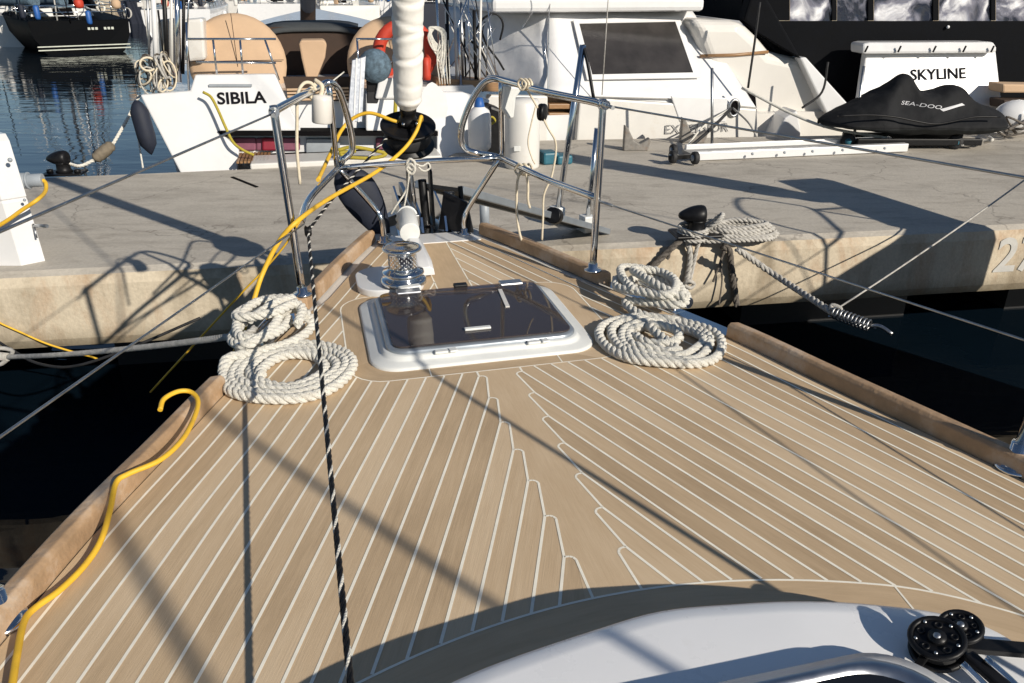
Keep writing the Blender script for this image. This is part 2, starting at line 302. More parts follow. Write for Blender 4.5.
def concrete(name, a, bcol, stain, vert=False):
    m = bpy.data.materials.new(name); m.use_nodes = True; N = m.node_tree.nodes; L = m.node_tree.links; b = N['Principled BSDF']
    tc = N.new('ShaderNodeTexCoord')
    def noise(sc, det, rough=.6, stretch=None, dist=0):
        n = N.new('ShaderNodeTexNoise'); n.inputs['Scale'].default_value = sc; n.inputs['Detail'].default_value = det; n.inputs['Roughness'].default_value = rough; n.inputs['Distortion'].default_value = dist
        if stretch:
            mp = N.new('ShaderNodeMapping'); mp.inputs['Scale'].default_value = stretch; mp.inputs['Rotation'].default_value = (0, 0, R(8)); L.new(tc.outputs['Object'], mp.inputs[0]); L.new(mp.outputs[0], n.inputs[0])
        else: L.new(tc.outputs['Object'], n.inputs[0])
        return n.outputs['Fac']
    n1 = noise(1.1, 8, .68); n2 = noise(1, 7, .6, (.5, 3.2, 1) if not vert else (3.5, 3.5, .5)); n3 = noise(45, 4)
    mx = N.new('ShaderNodeMath'); mx.operation = 'MULTIPLY_ADD'; L.new(n2, mx.inputs[0]); mx.inputs[1].default_value = .9; L.new(n1, mx.inputs[2])
    r = N.new('ShaderNodeValToRGB'); e = r.color_ramp.elements; e[0].position = .68; e[0].color = (*a, 1); e[1].position = 1.25; e[1].color = (*bcol, 1)
    r.color_ramp.elements[1].position = 1.0; e[0].position = .72; L.new(mx.outputs[0], r.inputs[0])
    ns = noise(2.3, 10, .72, (1, 1, .35) if vert else (1, 3, 1), .6); mr = N.new('ShaderNodeMapRange'); mr.inputs[1].default_value = .50; mr.inputs[2].default_value = .70; mr.inputs[4].default_value = .7; L.new(ns, mr.inputs[0])
    mi = N.new('ShaderNodeMix'); mi.data_type = 'RGBA'; L.new(mr.outputs[0], mi.inputs['Factor']); L.new(r.outputs[0], mi.inputs['A']); mi.inputs['B'].default_value = (*stain, 1)
    last = mi.outputs['Result']
    if vert:      # tide line and grime towards the water
        sx_ = N.new('ShaderNodeSeparateXYZ'); L.new(tc.outputs['Object'], sx_.inputs[0]); zn = N.new('ShaderNodeMath'); zn.operation = 'MULTIPLY_ADD'; L.new(n2, zn.inputs[0]); zn.inputs[1].default_value = -.22; L.new(sx_.outputs[2], zn.inputs[2])
        zr_ = N.new('ShaderNodeMapRange'); zr_.inputs[1].default_value = -.10; zr_.inputs[2].default_value = .06; zr_.inputs[3].default_value = .75; zr_.inputs[4].default_value = 0; L.new(zn.outputs[0], zr_.inputs[0])
        tm = N.new('ShaderNodeMix'); tm.data_type = 'RGBA'; L.new(zr_.outputs[0], tm.inputs['Factor']); L.new(last, tm.inputs['A']); tm.inputs['B'].default_value = (.16, .13, .08, 1); last = tm.outputs['Result']
    else:         # hairline cracks
        vo = N.new('ShaderNodeTexVoronoi'); vo.feature = 'DISTANCE_TO_EDGE'; vo.inputs['Scale'].default_value = .55; wv = N.new('ShaderNodeVectorMath'); wv.operation = 'MULTIPLY_ADD'; nz = N.new('ShaderNodeTexNoise'); nz.inputs['Scale'].default_value = 3; nz.inputs['Detail'].default_value = 6; L.new(tc.outputs['Object'], nz.inputs[0]); L.new(nz.outputs['Color'], wv.inputs[0]); wv.inputs[1].default_value = (.5, .5, .5); L.new(tc.outputs['Object'], wv.inputs[2]); L.new(wv.outputs[0], vo.inputs[0])
        vr = N.new('ShaderNodeMapRange'); vr.inputs[1].default_value = .0; vr.inputs[2].default_value = .006; vr.inputs[3].default_value = .5; vr.inputs[4].default_value = 0; L.new(vo.outputs['Distance'], vr.inputs[0])
        tm = N.new('ShaderNodeMix'); tm.data_type = 'RGBA'; L.new(vr.outputs[0], tm.inputs['Factor']); L.new(last, tm.inputs['A']); tm.inputs['B'].default_value = (.16, .14, .12, 1); last = tm.outputs['Result']
    sm = N.new('ShaderNodeMix'); sm.data_type = 'RGBA'; sm.blend_type = 'MULTIPLY'; sm.inputs['Factor'].default_value = .35; L.new(last, sm.inputs['A']); L.new(n3, sm.inputs['B'])
    L.new(sm.outputs['Result'], b.inputs['Base Color']); b.inputs['Roughness'].default_value = .85; b.inputs['Specular IOR Level'].default_value = .2
    bp = N.new('ShaderNodeBump'); bp.inputs['Strength'].default_value = .5; bp.inputs['Distance'].default_value = .006; L.new(n3, bp.inputs['Height'])
    bp2 = N.new('ShaderNodeBump'); bp2.inputs['Strength'].default_value = .4; bp2.inputs['Distance'].default_value = .02; L.new(n2, bp2.inputs['Height']); L.new(bp.outputs[0], bp2.inputs['Normal']); L.new(bp2.outputs[0], b.inputs['Normal'])
    return m
m_conc = concrete('brushed_concrete_deck', (.45, .41, .35), (.61, .56, .48), (.36, .32, .27))
m_concf = concrete('weathered_concrete_face', (.34, .28, .20), (.68, .59, .45), (.44, .25, .13), True)

def water():
    m = bpy.data.materials.new('harbour_water'); m.use_nodes = True; N = m.node_tree.nodes; L = m.node_tree.links; b = N['Principled BSDF']
    b.inputs['Base Color'].default_value = (.0032, .008, .014, 1); b.inputs['Roughness'].default_value = .02; b.inputs['IOR'].default_value = 1.33
    tc = N.new('ShaderNodeTexCoord'); mp = N.new('ShaderNodeMapping'); mp.inputs['Scale'].default_value = (.45, 1.6, 1); mp.inputs['Rotation'].default_value = (0, 0, R(-8)); L.new(tc.outputs['Object'], mp.inputs[0])
    n = N.new('ShaderNodeTexNoise'); n.inputs['Scale'].default_value = 1.3; n.inputs['Detail'].default_value = 3; n.inputs['Distortion'].default_value = .5; L.new(mp.outputs[0], n.inputs[0])
    n2 = N.new('ShaderNodeTexNoise'); n2.inputs['Scale'].default_value = .45; n2.inputs['Detail'].default_value = 2; L.new(mp.outputs[0], n2.inputs[0])
    ad = N.new('ShaderNodeMath'); ad.operation = 'MULTIPLY_ADD'; L.new(n2.outputs['Fac'], ad.inputs[0]); ad.inputs[1].default_value = 1.5; L.new(n.outputs['Fac'], ad.inputs[2])
    bp = N.new('ShaderNodeBump'); bp.inputs['Strength'].default_value = .19; bp.inputs['Distance'].default_value = .05; L.new(ad.outputs[0], bp.inputs['Height']); L.new(bp.outputs[0], b.inputs['Normal'])
    return m
m_water = water()

# ================================================================== our yacht
YA = empty('sailing_yacht', W(0, 0, 0), 'white sailing yacht with teak foredeck in the foreground, its bow towards the concrete pontoon', 'sailing yacht')
BT = [(-7.5, 1.45), (-6, 1.66), (-4.5, 1.66), (-3.2, 1.56), (-2, 1.37), (-1.2, 1.19), (-.64, 1.035), (-.15, .885), (.19, .785), (.84, .525), (1.25, .372), (1.6, .225), (1.78, .13)]
def bh(v):
    T = BT
    for i in range(len(T)-1):
        if v <= T[i+1][0] or i == len(T)-2:
            p0 = T[max(0, i-1)]; p1 = T[i]; p2 = T[i+1]; p3 = T[min(len(T)-1, i+2)]
            t = max(0, min(1, (v-p1[0])/(p2[0]-p1[0]))); h = p2[0]-p1[0]
            m1 = (p2[1]-p0[1])/(p2[0]-p0[0]+1e-9)*h; m2 = (p3[1]-p1[1])/(p3[0]-p1[0]+1e-9)*h
            t2, t3 = t*t, t*t*t
            return (2*t3-3*t2+1)*p1[1]+(t3-2*t2+t)*m1+(-2*t3+3*t2)*p2[1]+(t3-t2)*m2
_bh = bh
def bh(v, sg=1):
    t = max(0, min(1, (.25-v)/.7)); return _bh(v)+(.042*t*t*(3-2*t) if sg < 0 else 0)
def arange(a, b, s):
    n = max(1, round((b-a)/s)); return [a+(b-a)*i/n for i in range(n+1)]

# --- hull
mb = MB(); rings = []
RW = .054                                     # rail width
for v in arange(-7.5, 1.78, .25):
    k = max(0, (v+.5)/2.3)
    def prf(w): return [(0, -1.55), (w*(.45-.25*k), -1.5), (w*(.80-.35*k), ZW-.1), (w*(.90-.22*k), -.75), (w*(.97-.08*k), -.35), (w, -.03), (w-.004, -.012)]
    rings.append([W(u, v, z) for u, z in prf(bh(v)+RW)[::-1]]+[W(-u, v, z) for u, z in prf(bh(v, -1)+RW)[1:]])
stem = [(.03, 1.90, -.012), (.028, 1.90, -.03), (.02, 1.88, -.35), (.015, 1.86, -.75), (.01, 1.83, ZW-.1), (.006, 1.7, -1.5), (0, 1.65, -1.55)]
rings.append([W(u, v, z) for u, v, z in stem]+[W(-u, v, z) for u, v, z in stem[::-1][1:]])
mb.loft(rings, closed=False); mb.build('hull', m_gel, YA, fix=True)
# --- gelcoat deck sheet under the teak
mb = MB()
HO = (-.29, .268, .30, .762)      # clear opening under the foredeck hatch
vs = arange(-7.5, HO[2], .1)+arange(HO[2], HO[3], .1)+arange(HO[3], 1.78, .1)
for v0, v1 in zip(vs, vs[1:]):
    if v1-v0 < 1e-6: continue
    spans = [(None, HO[0]), (HO[1], None)] if HO[2]-1e-6 <= v0 and v1 <= HO[3]+1e-6 else [(None, None)]
    for l, r in spans:
        mb.poly([W(-bh(v0, -1)-.06 if l is None else l, v0, -.008), W(bh(v0)+.06 if r is None else r, v0, -.008), W(bh(v1)+.06 if r is None else r, v1, -.008), W(-bh(v1, -1)-.06 if l is None else l, v1, -.008)])
mb.poly([W(-bh(1.78)-.06, 1.78, -.008), W(bh(1.78)+.06, 1.78, -.008), W(.03, 1.9, -.008), W(-.03, 1.9, -.008)])
mb.build('deck_sheet', m_gel2, YA)

# --- teak deck: UV x = plank number, UV y = along the plank
def u0(v): return .066+.384*(.137-v)
def mnum(u, v, sg=1):
    a = u0(v)
    return (u-a)/((bh(v, sg)-a)/13.7) if u >= a else (u-a)/.0535
def teak_edge(v, sg=1): return bh(v, sg)-(.004 if v < .72 else .004+min(1, (v-.72)/.15)*.035)
mb = MB()
vs = arange(-3.4, 1.50, .05)
for sgn in (-1, 1):
    for v0, v1 in zip(vs, vs[1:]):
        us0 = [0, .066]+[.066+(teak_edge(v0, sgn)-.066)*k/14 for k in range(1, 15)]; us1 = [0, .066]+[.066+(teak_edge(v1, sgn)-.066)*k/14 for k in range(1, 15)]
        for a0, b0, a1, b1 in zip(us0, us0[1:], us1, us1[1:]):
            q = [(a0, v0), (b0, v0), (b1, v1), (a1, v1)]
            if all(-.335 < sgn*a < .31 and .26 < b < .80 for a, b in q): continue
            if sgn < 0: q = q[::-1]
            ids = mb.add([W(sgn*a, b, 0) for a, b in q])
            mb.face(ids, 0, False, [(mnum(a, b, sgn)+40+(60 if sgn > 0 else 0), b) for a, b in q])
def flat(pts, num, z, m=0, uv=None):       # a plank cut to shape
    ids = mb.add([W(a, b, z) for a, b in pts]); mb.face(ids, m, False, uv or [(num+.05+.9*min(1, max(0, (a+.075)/.15)), b) for a, b in pts])
# king plank with joggled edges
VK = lambda k: .137-.139*k
def nib(sg):
    out = []
    for k in range(0, 7):
        v = VK(k); out += [(sg*.066, v), (sg*.0555, v-.0008), (sg*.0490, v-.005), (sg*.0450, v-.014)]
    out.append((sg*.066, VK(7))); return out
lp, rp = nib(-1), nib(1)
lp = [(-.066, .21)]+lp; rp = [(.066, .21)]+rp
for (a, b), (c, d) in zip(zip(lp, lp[1:]), zip(rp, rp[1:])):
    flat([a, c, d, b][::-1], 210, .0003)
flat([(-.066, .84), (-.066, 1.5), (.066, 1.5), (.066, .84)][::-1], 211, .0003)
# frame plank round the hatch
def rrect(u_0, u_1, v_0, v_1, r, n=6):
    out = []
    for cx, cy, a in ((u_1-r, v_1-r, 0), (u_0+r, v_1-r, 90), (u_0+r, v_0+r, 180), (u_1-r, v_0+r, 270)):
        for i in range(n+1): t = R(a+90*i/n); out.append((cx+r*math.cos(t), cy+r*math.sin(t)))
    return out
HM = rrect(-.432, .432, .168, .87, .11); HI = rrect(-.36, .34, .225, .83, .09)
HL = [0]
for i in range(len(HM)): HL.append(HL[-1]+math.dist(HM[i], HM[(i+1) % len(HM)]))
for i in range(len(HM)):
    j = (i+1) % len(HM)
    flat([HI[i], HM[i], HM[j], HI[j]], 0, .0005, uv=[(220+i//7+.9*t_, HL[i]+(HL[i+1]-HL[i])*k_) for t_, k_ in ((.05, 0), (.95, 0), (.95, 1), (.05, 1))])
# margin plank before the coachroof
def margin(u): return -.822-.40*u*u-.35*max(0, abs(u)-.5)**2*3
CR = [(0, -.99), (.13, -1.005), (.28, -1.031), (.38, -1.058), (.45, -1.085), (.505, -1.125), (.535, -1.19), (.56, -1.32), (.60, -1.6), (.68, -2.2), (.76, -3.4)]
us = arange(-.78, .78, .04)
for a, b in zip(us, us[1:]): flat([(a, margin(a)), (a, margin(a)-.5), (b, margin(b)-.5), (b, margin(b))], 0, .0004, uv=[(230.05, a), (236.9, a), (236.9, b), (230.05, b)])
# caulked seams
def inside_h(u, v, p=HM):
    c = False
    for i in range(len(p)):
        (x1, y1), (x2, y2) = p[i], p[i-1]
        if (y1 > v) != (y2 > v) and u < (x2-x1)*(v-y1)/(y2-y1)+x1: c = not c
    return c
SW = .0062
def seam(pts, w=SW, z=.0008): mb.strip([W(a, b) for a, b in pts], w, z, 1)
def run(pts, sg=1):                     # keep only the stretches lying on planking
    cur = []
    for (u, v) in pts:
        ok = (not inside_h(u, v)) and v > margin(u) and abs(u) < teak_edge(v, sg)-.004 and v < 1.5
        if ok: cur.append((u, v))
        else:
            if len(cur) > 2: seam(cur)
            cur = []
    if len(cur) > 2: seam(cur)
for sg in (-1, 1):
    for mI in range(0, 14):
        pts = []
        for v in arange(-3.0, 1.5, .005):
            a = u0(v); u = a+(bh(v, sg)-a)*mI/13.7
            if u >= .0655: pts.append((sg*u, v))
        run(pts, sg)
    for k in range(1, 7):
        pts = []
        for v in arange(-1.6, VK(k), .005): pts.append((sg*(.066+.384*(VK(k)-v)), v))
        run(pts, sg)
    n = nib(sg); n = [p for p in n if p[1] > margin(p[0])]
    n.append((n[-1][0]*1.0+sg*.004, margin(n[-1][0])))
    for a, b in zip(n, n[1:]): seam([a, b], SW*.9, .0009)
    seam([(sg*.0655, .137), (sg*.0655, .168)])
seam(HM+[HM[0]], .0048, .0010)
seam([(a, margin(a)) for a in arange(-.95, .95, .03)], .0052, .0010)
for sg in (-1, 1): seam([(sg*.066, .87), (sg*.066, 1.5)], SW*.8)
seam([(-.2, .168), (-.2, .225)], .004, .0011); seam([(.2, .168), (.2, .225)], .004, .0011); seam([(.52, margin(.52)), (.50, -1.1)], .004, .0011)
mb.build('teak_deck', [m_teak, m_caulk], YA)

# --- toe rails, cut away at the mooring cleats
def rail(sg, va, vb, nm='toe_rail'):
    mb = MB(); rings = []
    for v in arange(va, vb, .06):
        b = bh(v, sg); hgt = .05
        sec = [(b, -.004), (b+.003, hgt-.01), (b+.012, hgt), (b+.040, hgt-.002), (b+.050, hgt-.012), (b+RW-.001, -.006)]
        q = [W(sg*u, v, z) for u, z in sec]
        rings.append(q if sg > 0 else q[::-1])
    mb.loft(rings, sm=False); return mb.build(nm, m_rail, YA, bevel=.003)
for sg in (-1, 1):
    rail(sg, -7.3, .225); rail(sg, .80, 1.58)
# --- coachroof: front edge, rounded shoulder, gently rising roof
def crow(k, z): return [(u*k, (-1.0+(v+1.0)*1.0)+0, z) for u, v in CR]
mb = MB()
half = CR
full = [(-u, v) for u, v in half[::-1]]+half[1:]
full = [tuple(p) for p in [(q.x, q.y) for q in smooth([(u, v, 0) for u, v in full], 5)]]
cx, cy = 0, -2.6
def inset(p, d):
    d0 = Vector((p[0]-0, p[1]+2.2)); l = d0.length; return (p[0]-d0.x/l*d, p[1]-d0.y/l*d)
layers = [(-.016, 0.0), (-.006, .06), (0, .098), (.005, .110), (.012, .119), (.022, .1245), (.034, .1265), (.040, .1285), (.05, .1295), (.14, .1325), (.30, .137), (.5, .139), (.75, .141)]
def kz(u): t = max(0, min(1, (u-.16)/.36)); return 1-.16*t*t*(3-2*t)
rings = [[W(*inset(p, d), z*(kz(p[0]) if d < .25 else kz(p[0])+(1-kz(p[0]))*min(1, (d-.14)/.2))) for p in full] for d, z in layers]
mb.loft(rings, closed=False)
mb.poly([v for v in rings[-1]])
mb.build('coachroof', m_roof, YA, fix=True)
# roof hatch with broad aluminium frame
hc = loc(P(815, 762, .172)); 
def hout(k, grow=0):
    return [(hc[0]+a*k, hc[1]+b*k) for a, b in rrect(-.30-grow, .235+grow, -.25-grow, .125+grow, .10, 9)]
mb = MB(); mb.loft([[W(a, b, z) for a, b in hout(1, g)] for g, z in ((.010, .15), (.008, .170), (.002, .177), (-.010, .178), (-.015, .170))], caps=(False, False)); 
hf = mb.build('roof_hatch', m_alu, YA, fix=True)
mb = MB(); mb.poly([W(a, b, .171) for a, b in hout(1, -.0135)]); mb.build('pane', m_win, hf)
mb = MB(); mb.loft([[W(a, b, z) for a, b in hout(1, g)] for g, z in ((.03, .135), (.028, .158), (.012, .162))], caps=(False, False)); mb.build('base_flange', m_gel, hf, fix=True)
# --- deck hatch on the foredeck
mb = MB(); mb.loft([[W(a, b, z) for a, b in rrect(-.368+g, .343-g, .222+g, .835-g, .09-g*.5, 8)] for g, z in ((0, 0), (0, .006), (.006, .011), (.034, .013), (.040, .017), (.043, .026), (.049, .029), (.062, .029), (.066, .02))], caps=(False, False))
dh = mb.build('deck_hatch', m_lgrey, YA, fix=True)
mb = MB(); mb.loft([[W(a, b, z) for a, b in rrect(-.368+g, .343-g, .222+g, .835-g, .09-g*.5, 8)] for g, z in ((.054, .02), (.054, .036), (.058, .041), (.070, .0415))], caps=(False, True)); 
mb.build('lid_frame', m_alud, dh, fix=True)
mb = MB(); mb.loft([[W(a, b, z) for a, b in rrect(-.295, .272, .292, .77, .035, 6)] for z in (.0425, .0485)]); lid = mb.build('lid', m_smoke, dh, bevel=.002, fix=True)
for uu in (-.19, .185): mb = MB(); mb.box(W(uu, .765, .049), (.085, .045, .010), rz=HEAD); mb.build('hinge', m_alu, dh, bevel=.004)
# what shows through the lid: the berth below
mb = MB(); mb.loft([[W(a, b, z) for a, b in ((HO[0]+.002, HO[2]+.002), (HO[1]-.002, HO[2]+.002), (HO[1]-.002, HO[3]-.002), (HO[0]+.002, HO[3]-.002))] for z in (.02, -.09)], closed=True, caps=(False, False), sm=False); mb.build('coaming', m_gel2, dh)
mb = MB(); mb.loft([[W(a, b, z) for a, b in ((-.5, .1), (.5, .1), (.5, 1.1), (-.5, 1.1))] for z in (-.095, -.75)], caps=(False, True), sm=False); mb.build('cabin_lining', m_wood, dh)
for k in range(3): mb = MB(); mb.box(W(-.33+.33*k, .62, -.20-.012*k), (.31, .95, .12), rz=HEAD); mb.build('berth_cushion', m_berth if k < 2 else m_navy, dh, bevel=.03)
mb = MB(); mb.box(W(-.02, .37, .0525), (.085, .018, .008), rz=HEAD); mb.build('handle', m_lgrey, dh, bevel=.003)
mb = MB(); mb.box(W(.0, .775, .051), (.05, .03, .014), rz=HEAD); mb.build('latch', m_blk, dh, bevel=.004)
mb = MB(); mb.bar(W(.13, .70, .0505), W(.117, .53, .0505), .014, .004); mb.build('lid_stay', m_cream, dh)
for uu in (-.14, .15):
    mb = MB(); mb.box(W(uu, .264, .033), (.07, .020, .009), rz=HEAD); mb.box(W(uu+.02, .258, .038), (.025, .026, .006), rz=HEAD+.1); mb.build('latch_plate', m_lgrey, dh, bevel=.003)

# --- windlass on a white pad with its chain cover
c = (-.19, .905)
mb = MB(); mb.loft([[W(c[0]-.02+a, c[1]+.06+b, z) for a, b in rrect(-.15, .10, -.11, .17, .09, 7)] for z in (0, .022, .027)]); 
wl = mb.build('windlass', m_gel, YA, bevel=.004)
mb = MB(); mb.lathe(W(*c, .036), [(.085, 0), (.085, .012), (.078, .018), (.062, .022), (.060, .030), (.078, .038), (.076, .044), (.056, .050), (.052, .054)], 32); mb.build('chain_wheel', m_steel, wl)
mb = MB(); mb.lathe(W(*c, .088), [(.053, 0), (.0505, .02), (.0505, .055), (.055, .068), (.071, .074), (.073, .079), (.068, .085), (.058, .083), (.03, .085), (.0, .086)], 32)
mb.build('warping_drum', m_steel, wl)
mb = MB()
for i in range(6):
    for k in range(18):
        t = 2*math.pi*(k+.5*(i % 2))/18; mb.ball(W(c[0]+.0508*math.cos(t), c[1]+.0508*math.sin(t), .098+i*.0085), .0030, n=4)
mb.build('grip_studs', m_steel2, wl)
mb = MB(); mb.loft([[W(c[0]+.095+dx*w, v, .012+z) for dx, z in ((-1, 0), (-.9, h*.7), (-.5, h), (.5, h), (.9, h*.7), (1, 0))] for v, w, h in ((1.02, .04, .035), (1.10, .045, .05), (1.3, .04, .065), (1.47, .035, .07))], sm=True); mb.build('chain_cover', m_gel, wl, bevel=.003, fix=True)
mb = MB(); mb.tube([W(-.11, 1.32, .10), W(-.095, 1.53, .115)], .042, 20); mb.tube([W(-.095, 1.525, .115), W(-.094, 1.54, .115)], .046, 20); mb.build('chain_pipe', m_lgrey, wl, bevel=.002)
mb = MB(); mb.box(W(c[0]+.01, c[1]-.10, .045), (.08, .03, .02), rz=HEAD+.2); mb.build('brake_lever', m_lgrey, wl, bevel=.004)
# --- stem fitting with bow rollers and stowed anchor
mb = MB()
mb.prism([W(-.13, 1.62, -.004), W(.12, 1.62, -.004), W(.11, 1.78, -.004), (W(.06, 1.93, -.004)), W(-.06, 1.93, -.004), W(-.12, 1.78, -.004)], (0, 0, .006))
sf = mb.build('stem_fitting', m_steel, YA)
mb = MB(); mb.prism([W(-.215, 1.475, -.004), W(.225, 1.475, -.004), W(.19, 1.615, -.004), W(-.175, 1.615, -.004)], (0, 0, .008)); mb.build('bow_deck', m_gel, YA)
for uu in (-.10, -.02, .09):
    mb = MB(); mb.prism([W(uu, 1.62, .008), W(uu, 1.66, .07), W(uu, 1.86, .10), W(uu, 2.06, .13), W(uu, 2.14, .09), W(uu, 2.12, .0), W(uu, 1.98, -.03), W(uu, 1.85, .005)], U*.010); mb.build('roller_cheek', m_steel, sf, fix=True)
mb = MB(); mb.lathe(W(-.088, 2.06, .045), [(.02, 0), (.042, 0), (.03, .03), (.042, .06), (.02, .06)], 20, axis=U); mb.build('bow_roller', m_blk, sf)
an = None
mb = MB(); mb.bar(W(-.055, 1.50, .10), W(-.055, 2.10, .115), .022, .05)
an = mb.build('anchor', m_steel2, YA, bevel=.004)
mb = MB(); mb.loft([[W(-.055+a, v, z+zz) for a, zz in ((-w, 0), (-w*.5, .05), (0, .07), (w*.5, .05), (w, 0), (0, .02))] for v, w, z in ((1.98, .035, .01), (2.10, .13, -.06), (2.24, .16, -.16), (2.30, .09, -.30), (2.28, .012, -.42))], sm=False); mb.build('fluke', m_steel2, an, fix=True)
# furler line blocks / dark fittings standing on the stem
mb = MB()
for uu, vv, hh, rr in ((.02, 1.75, .22, .02), (.14, 1.72, .16, .026), (.19, 1.70, .19, .012)): mb.tube([W(uu, vv, .006), W(uu-.01, vv+.02, hh)], rr, 12)
for uu, vv in ((.045, 1.8), (-.06, 1.78)): mb.prism([W(uu, vv, .01), W(uu, vv-.09, .01), W(uu, vv-.05, .26), W(uu, vv+.02, .28)], U*.012)
mb.build('tang_plates', m_blk, sf, bevel=.003)
mb = MB(); mb.prism([W(.06, 1.66, .008), W(.205, 1.56, .008), W(.19, 1.62, .135), W(.10, 1.72, .17)], U*.01+V*.02); mb.build('bow_chock', m_blk, sf, bevel=.004)

# --- pulpit (two open halves joined by a bar)
tr = .0135
def steel(path, r=tr, n=6, parent=YA, nm='rail_tube', m=m_steel):
    mb = MB(); mb.tube(smooth(path, n), r, 12); return mb.build(nm, m, parent)
PTop = PV(274, 111, .83); STop = PV(603, 104, .83)
pj = PV(338, 168, 1.5); sj = PV(500, 158, 1.5)
pu = empty('pulpit', W(0, 1.2, .3), None, None); pu.parent = YA; pu.location = W(0, 1.2, .3)-WL['sailing_yacht']
pa, sa = W(-.556, .83, .045), W(.526, .83, .045)
# port half: aft post, rounded corner, top rail, loop and lower rail
def fil(a, b, c, r=.06): a, b, c = Vector(a), Vector(b), Vector(c); return [b+(a-b).normalized()*r, b+((a-b).normalized()+(c-b).normalized())*r*.3, b+(c-b).normalized()*r]
pB = [PV(319, 87, 1.28), PV(330, 83, 1.34), PV(339, 91, 1.40), PV(347, 115, 1.46), PV(352, 138, 1.50), PV(351, 152, 1.51), PV(343, 160, 1.50), pj, PV(310, 198, 1.15), PV(301, 222, .84)]
steel([pa]+fil(pa, PTop, pB[0], .035)+pB, parent=pu)
sB = [PV(545, 92, 1.1), PV(505, 81, 1.36), PV(491, 79, 1.42), PV(480, 87, 1.45), PV(468, 108, 1.48), PV(461, 132, 1.5), PV(464, 147, 1.51), PV(476, 153, 1.5), sj, PV(548, 180, 1.15), PV(597, 198, .835)]
steel([sa]+fil(sa, STop, sB[0], .035)+sB, parent=pu)
steel([pj, (pj+sj)/2+V*.03, sj], tr*.9, parent=pu, nm='cross_bar')
steel([PV(329, 86, 1.36), PV(337, 166, 1.49)], tr*.85, parent=pu, nm='inner_post'); steel([PV(501, 82, 1.38), PV(502, 157, 1.49)], tr*.85, parent=pu, nm='inner_post')
steel([pj, PV(372, 205, 1.56), W(-.205, 1.55, .10), W(-.20, 1.55, .01)], tr*.9, parent=pu, nm='leg')
steel([sj, PV(470, 205, 1.58), W(.17, 1.585, .07), W(.17, 1.585, .01)], tr*.9, parent=pu, nm='leg')
for p in (pa, sa, W(-.20, 1.55, .01), W(.17, 1.585, .01)):
    mb = MB(); mb.lathe(p-Vector((0, 0, .012 if p.z < .03 else 0)), [(.034, 0), (.034, .007), (.018, .012), (.018, .03), (.0, .03)], 20); mb.build('foot_plate', m_steel, pu)
for p in (PTop, STop): 
    mb = MB(); mb.tube([p+V*-.03+Vector((0, 0, .0)), p+V*.015], .017, 12); mb.tube([p+V*-.055, p+V*-.02], .008, 8); mb.build('lifeline_eye', m_steel, pu)
# --- stanchions, lifelines
sb = P(1014, 468, 0); su, sv = loc(sb)
pb = P(2, 622, 0); pu_, pv_ = loc(pb)
def on_image_line(a, b, u_, v_):     # where a lifeline passes its stanchion
    lo_, hi_ = (b[0], b[0]+900) if u_ > 0 else (b[0]-900, b[0])
    f = lambda x: loc(PV(x, b[1]+(b[1]-a[1])/(b[0]-a[0])*(x-b[0]), v_))[0]-u_
    for _ in range(50):
        m_ = (lo_+hi_)/2
        if (f(lo_) < 0) == (f(m_) < 0): lo_ = m_
        else: hi_ = m_
    return PV(lo_, b[1]+(b[1]-a[1])/(b[0]-a[0])*(lo_-b[0]), v_)
LS = [on_image_line((605, 103), (1024, 177), su+.012, sv), on_image_line((600, 203), (1024, 340), su+.01, sv)]
LP = [on_image_line((274, 111), (0, 231), pu_-.012, pv_), on_image_line((304, 224), (0, 437), pu_-.01, pv_)]
print('lifeline heights', [q.z for q in LS+LP], su, sv, pu_, pv_)
for (uu, vv) in ((su, sv), (pu_, pv_)):
    mb = MB(); mb.lathe(W(uu, vv, 0), [(.045, 0), (.045, .006), (.04, .010), (.02, .014), (.02, .07), (.0, .07)], 24); sbp = mb.build('stanchion', m_steel, YA)
    sg = 1 if uu > 0 else -1
    mb = MB(); mb.tube([W(uu, vv, .05), W(uu+sg*.012, vv, (LS if uu > 0 else LP)[0].z+.02)], .0135, 14); mb.build('post', m_steel, sbp)
def wire(pts, r=.003, nm='lifeline', m=m_steel2, par=YA): mb = MB(); mb.tube(pts, r, 8); return mb.build(nm, m, par)
wire([PTop-V*.05, LP[0], W(-1.5, -3.2, .66)], .0034); wire([PTop-V*.03, PTop-V*.10], .007, 'lifeline_end')
pm = PV(304, 224, .83); wire([pm, LP[1], W(-1.5, -3.2, .32)], .003)
wire([STop-V*.05, LS[0], W(1.5, -3.2, .66)], .0034); wire([STop-V*.03, STop-V*.10], .007, 'lifeline_end')
sm_ = PV(598, 201, .83); wire([sm_, LS[1], W(1.5, -3.2, .32)], .003)
wire([sm_, sm_.lerp(LS[1], .05)], .006, 'lifeline_end')
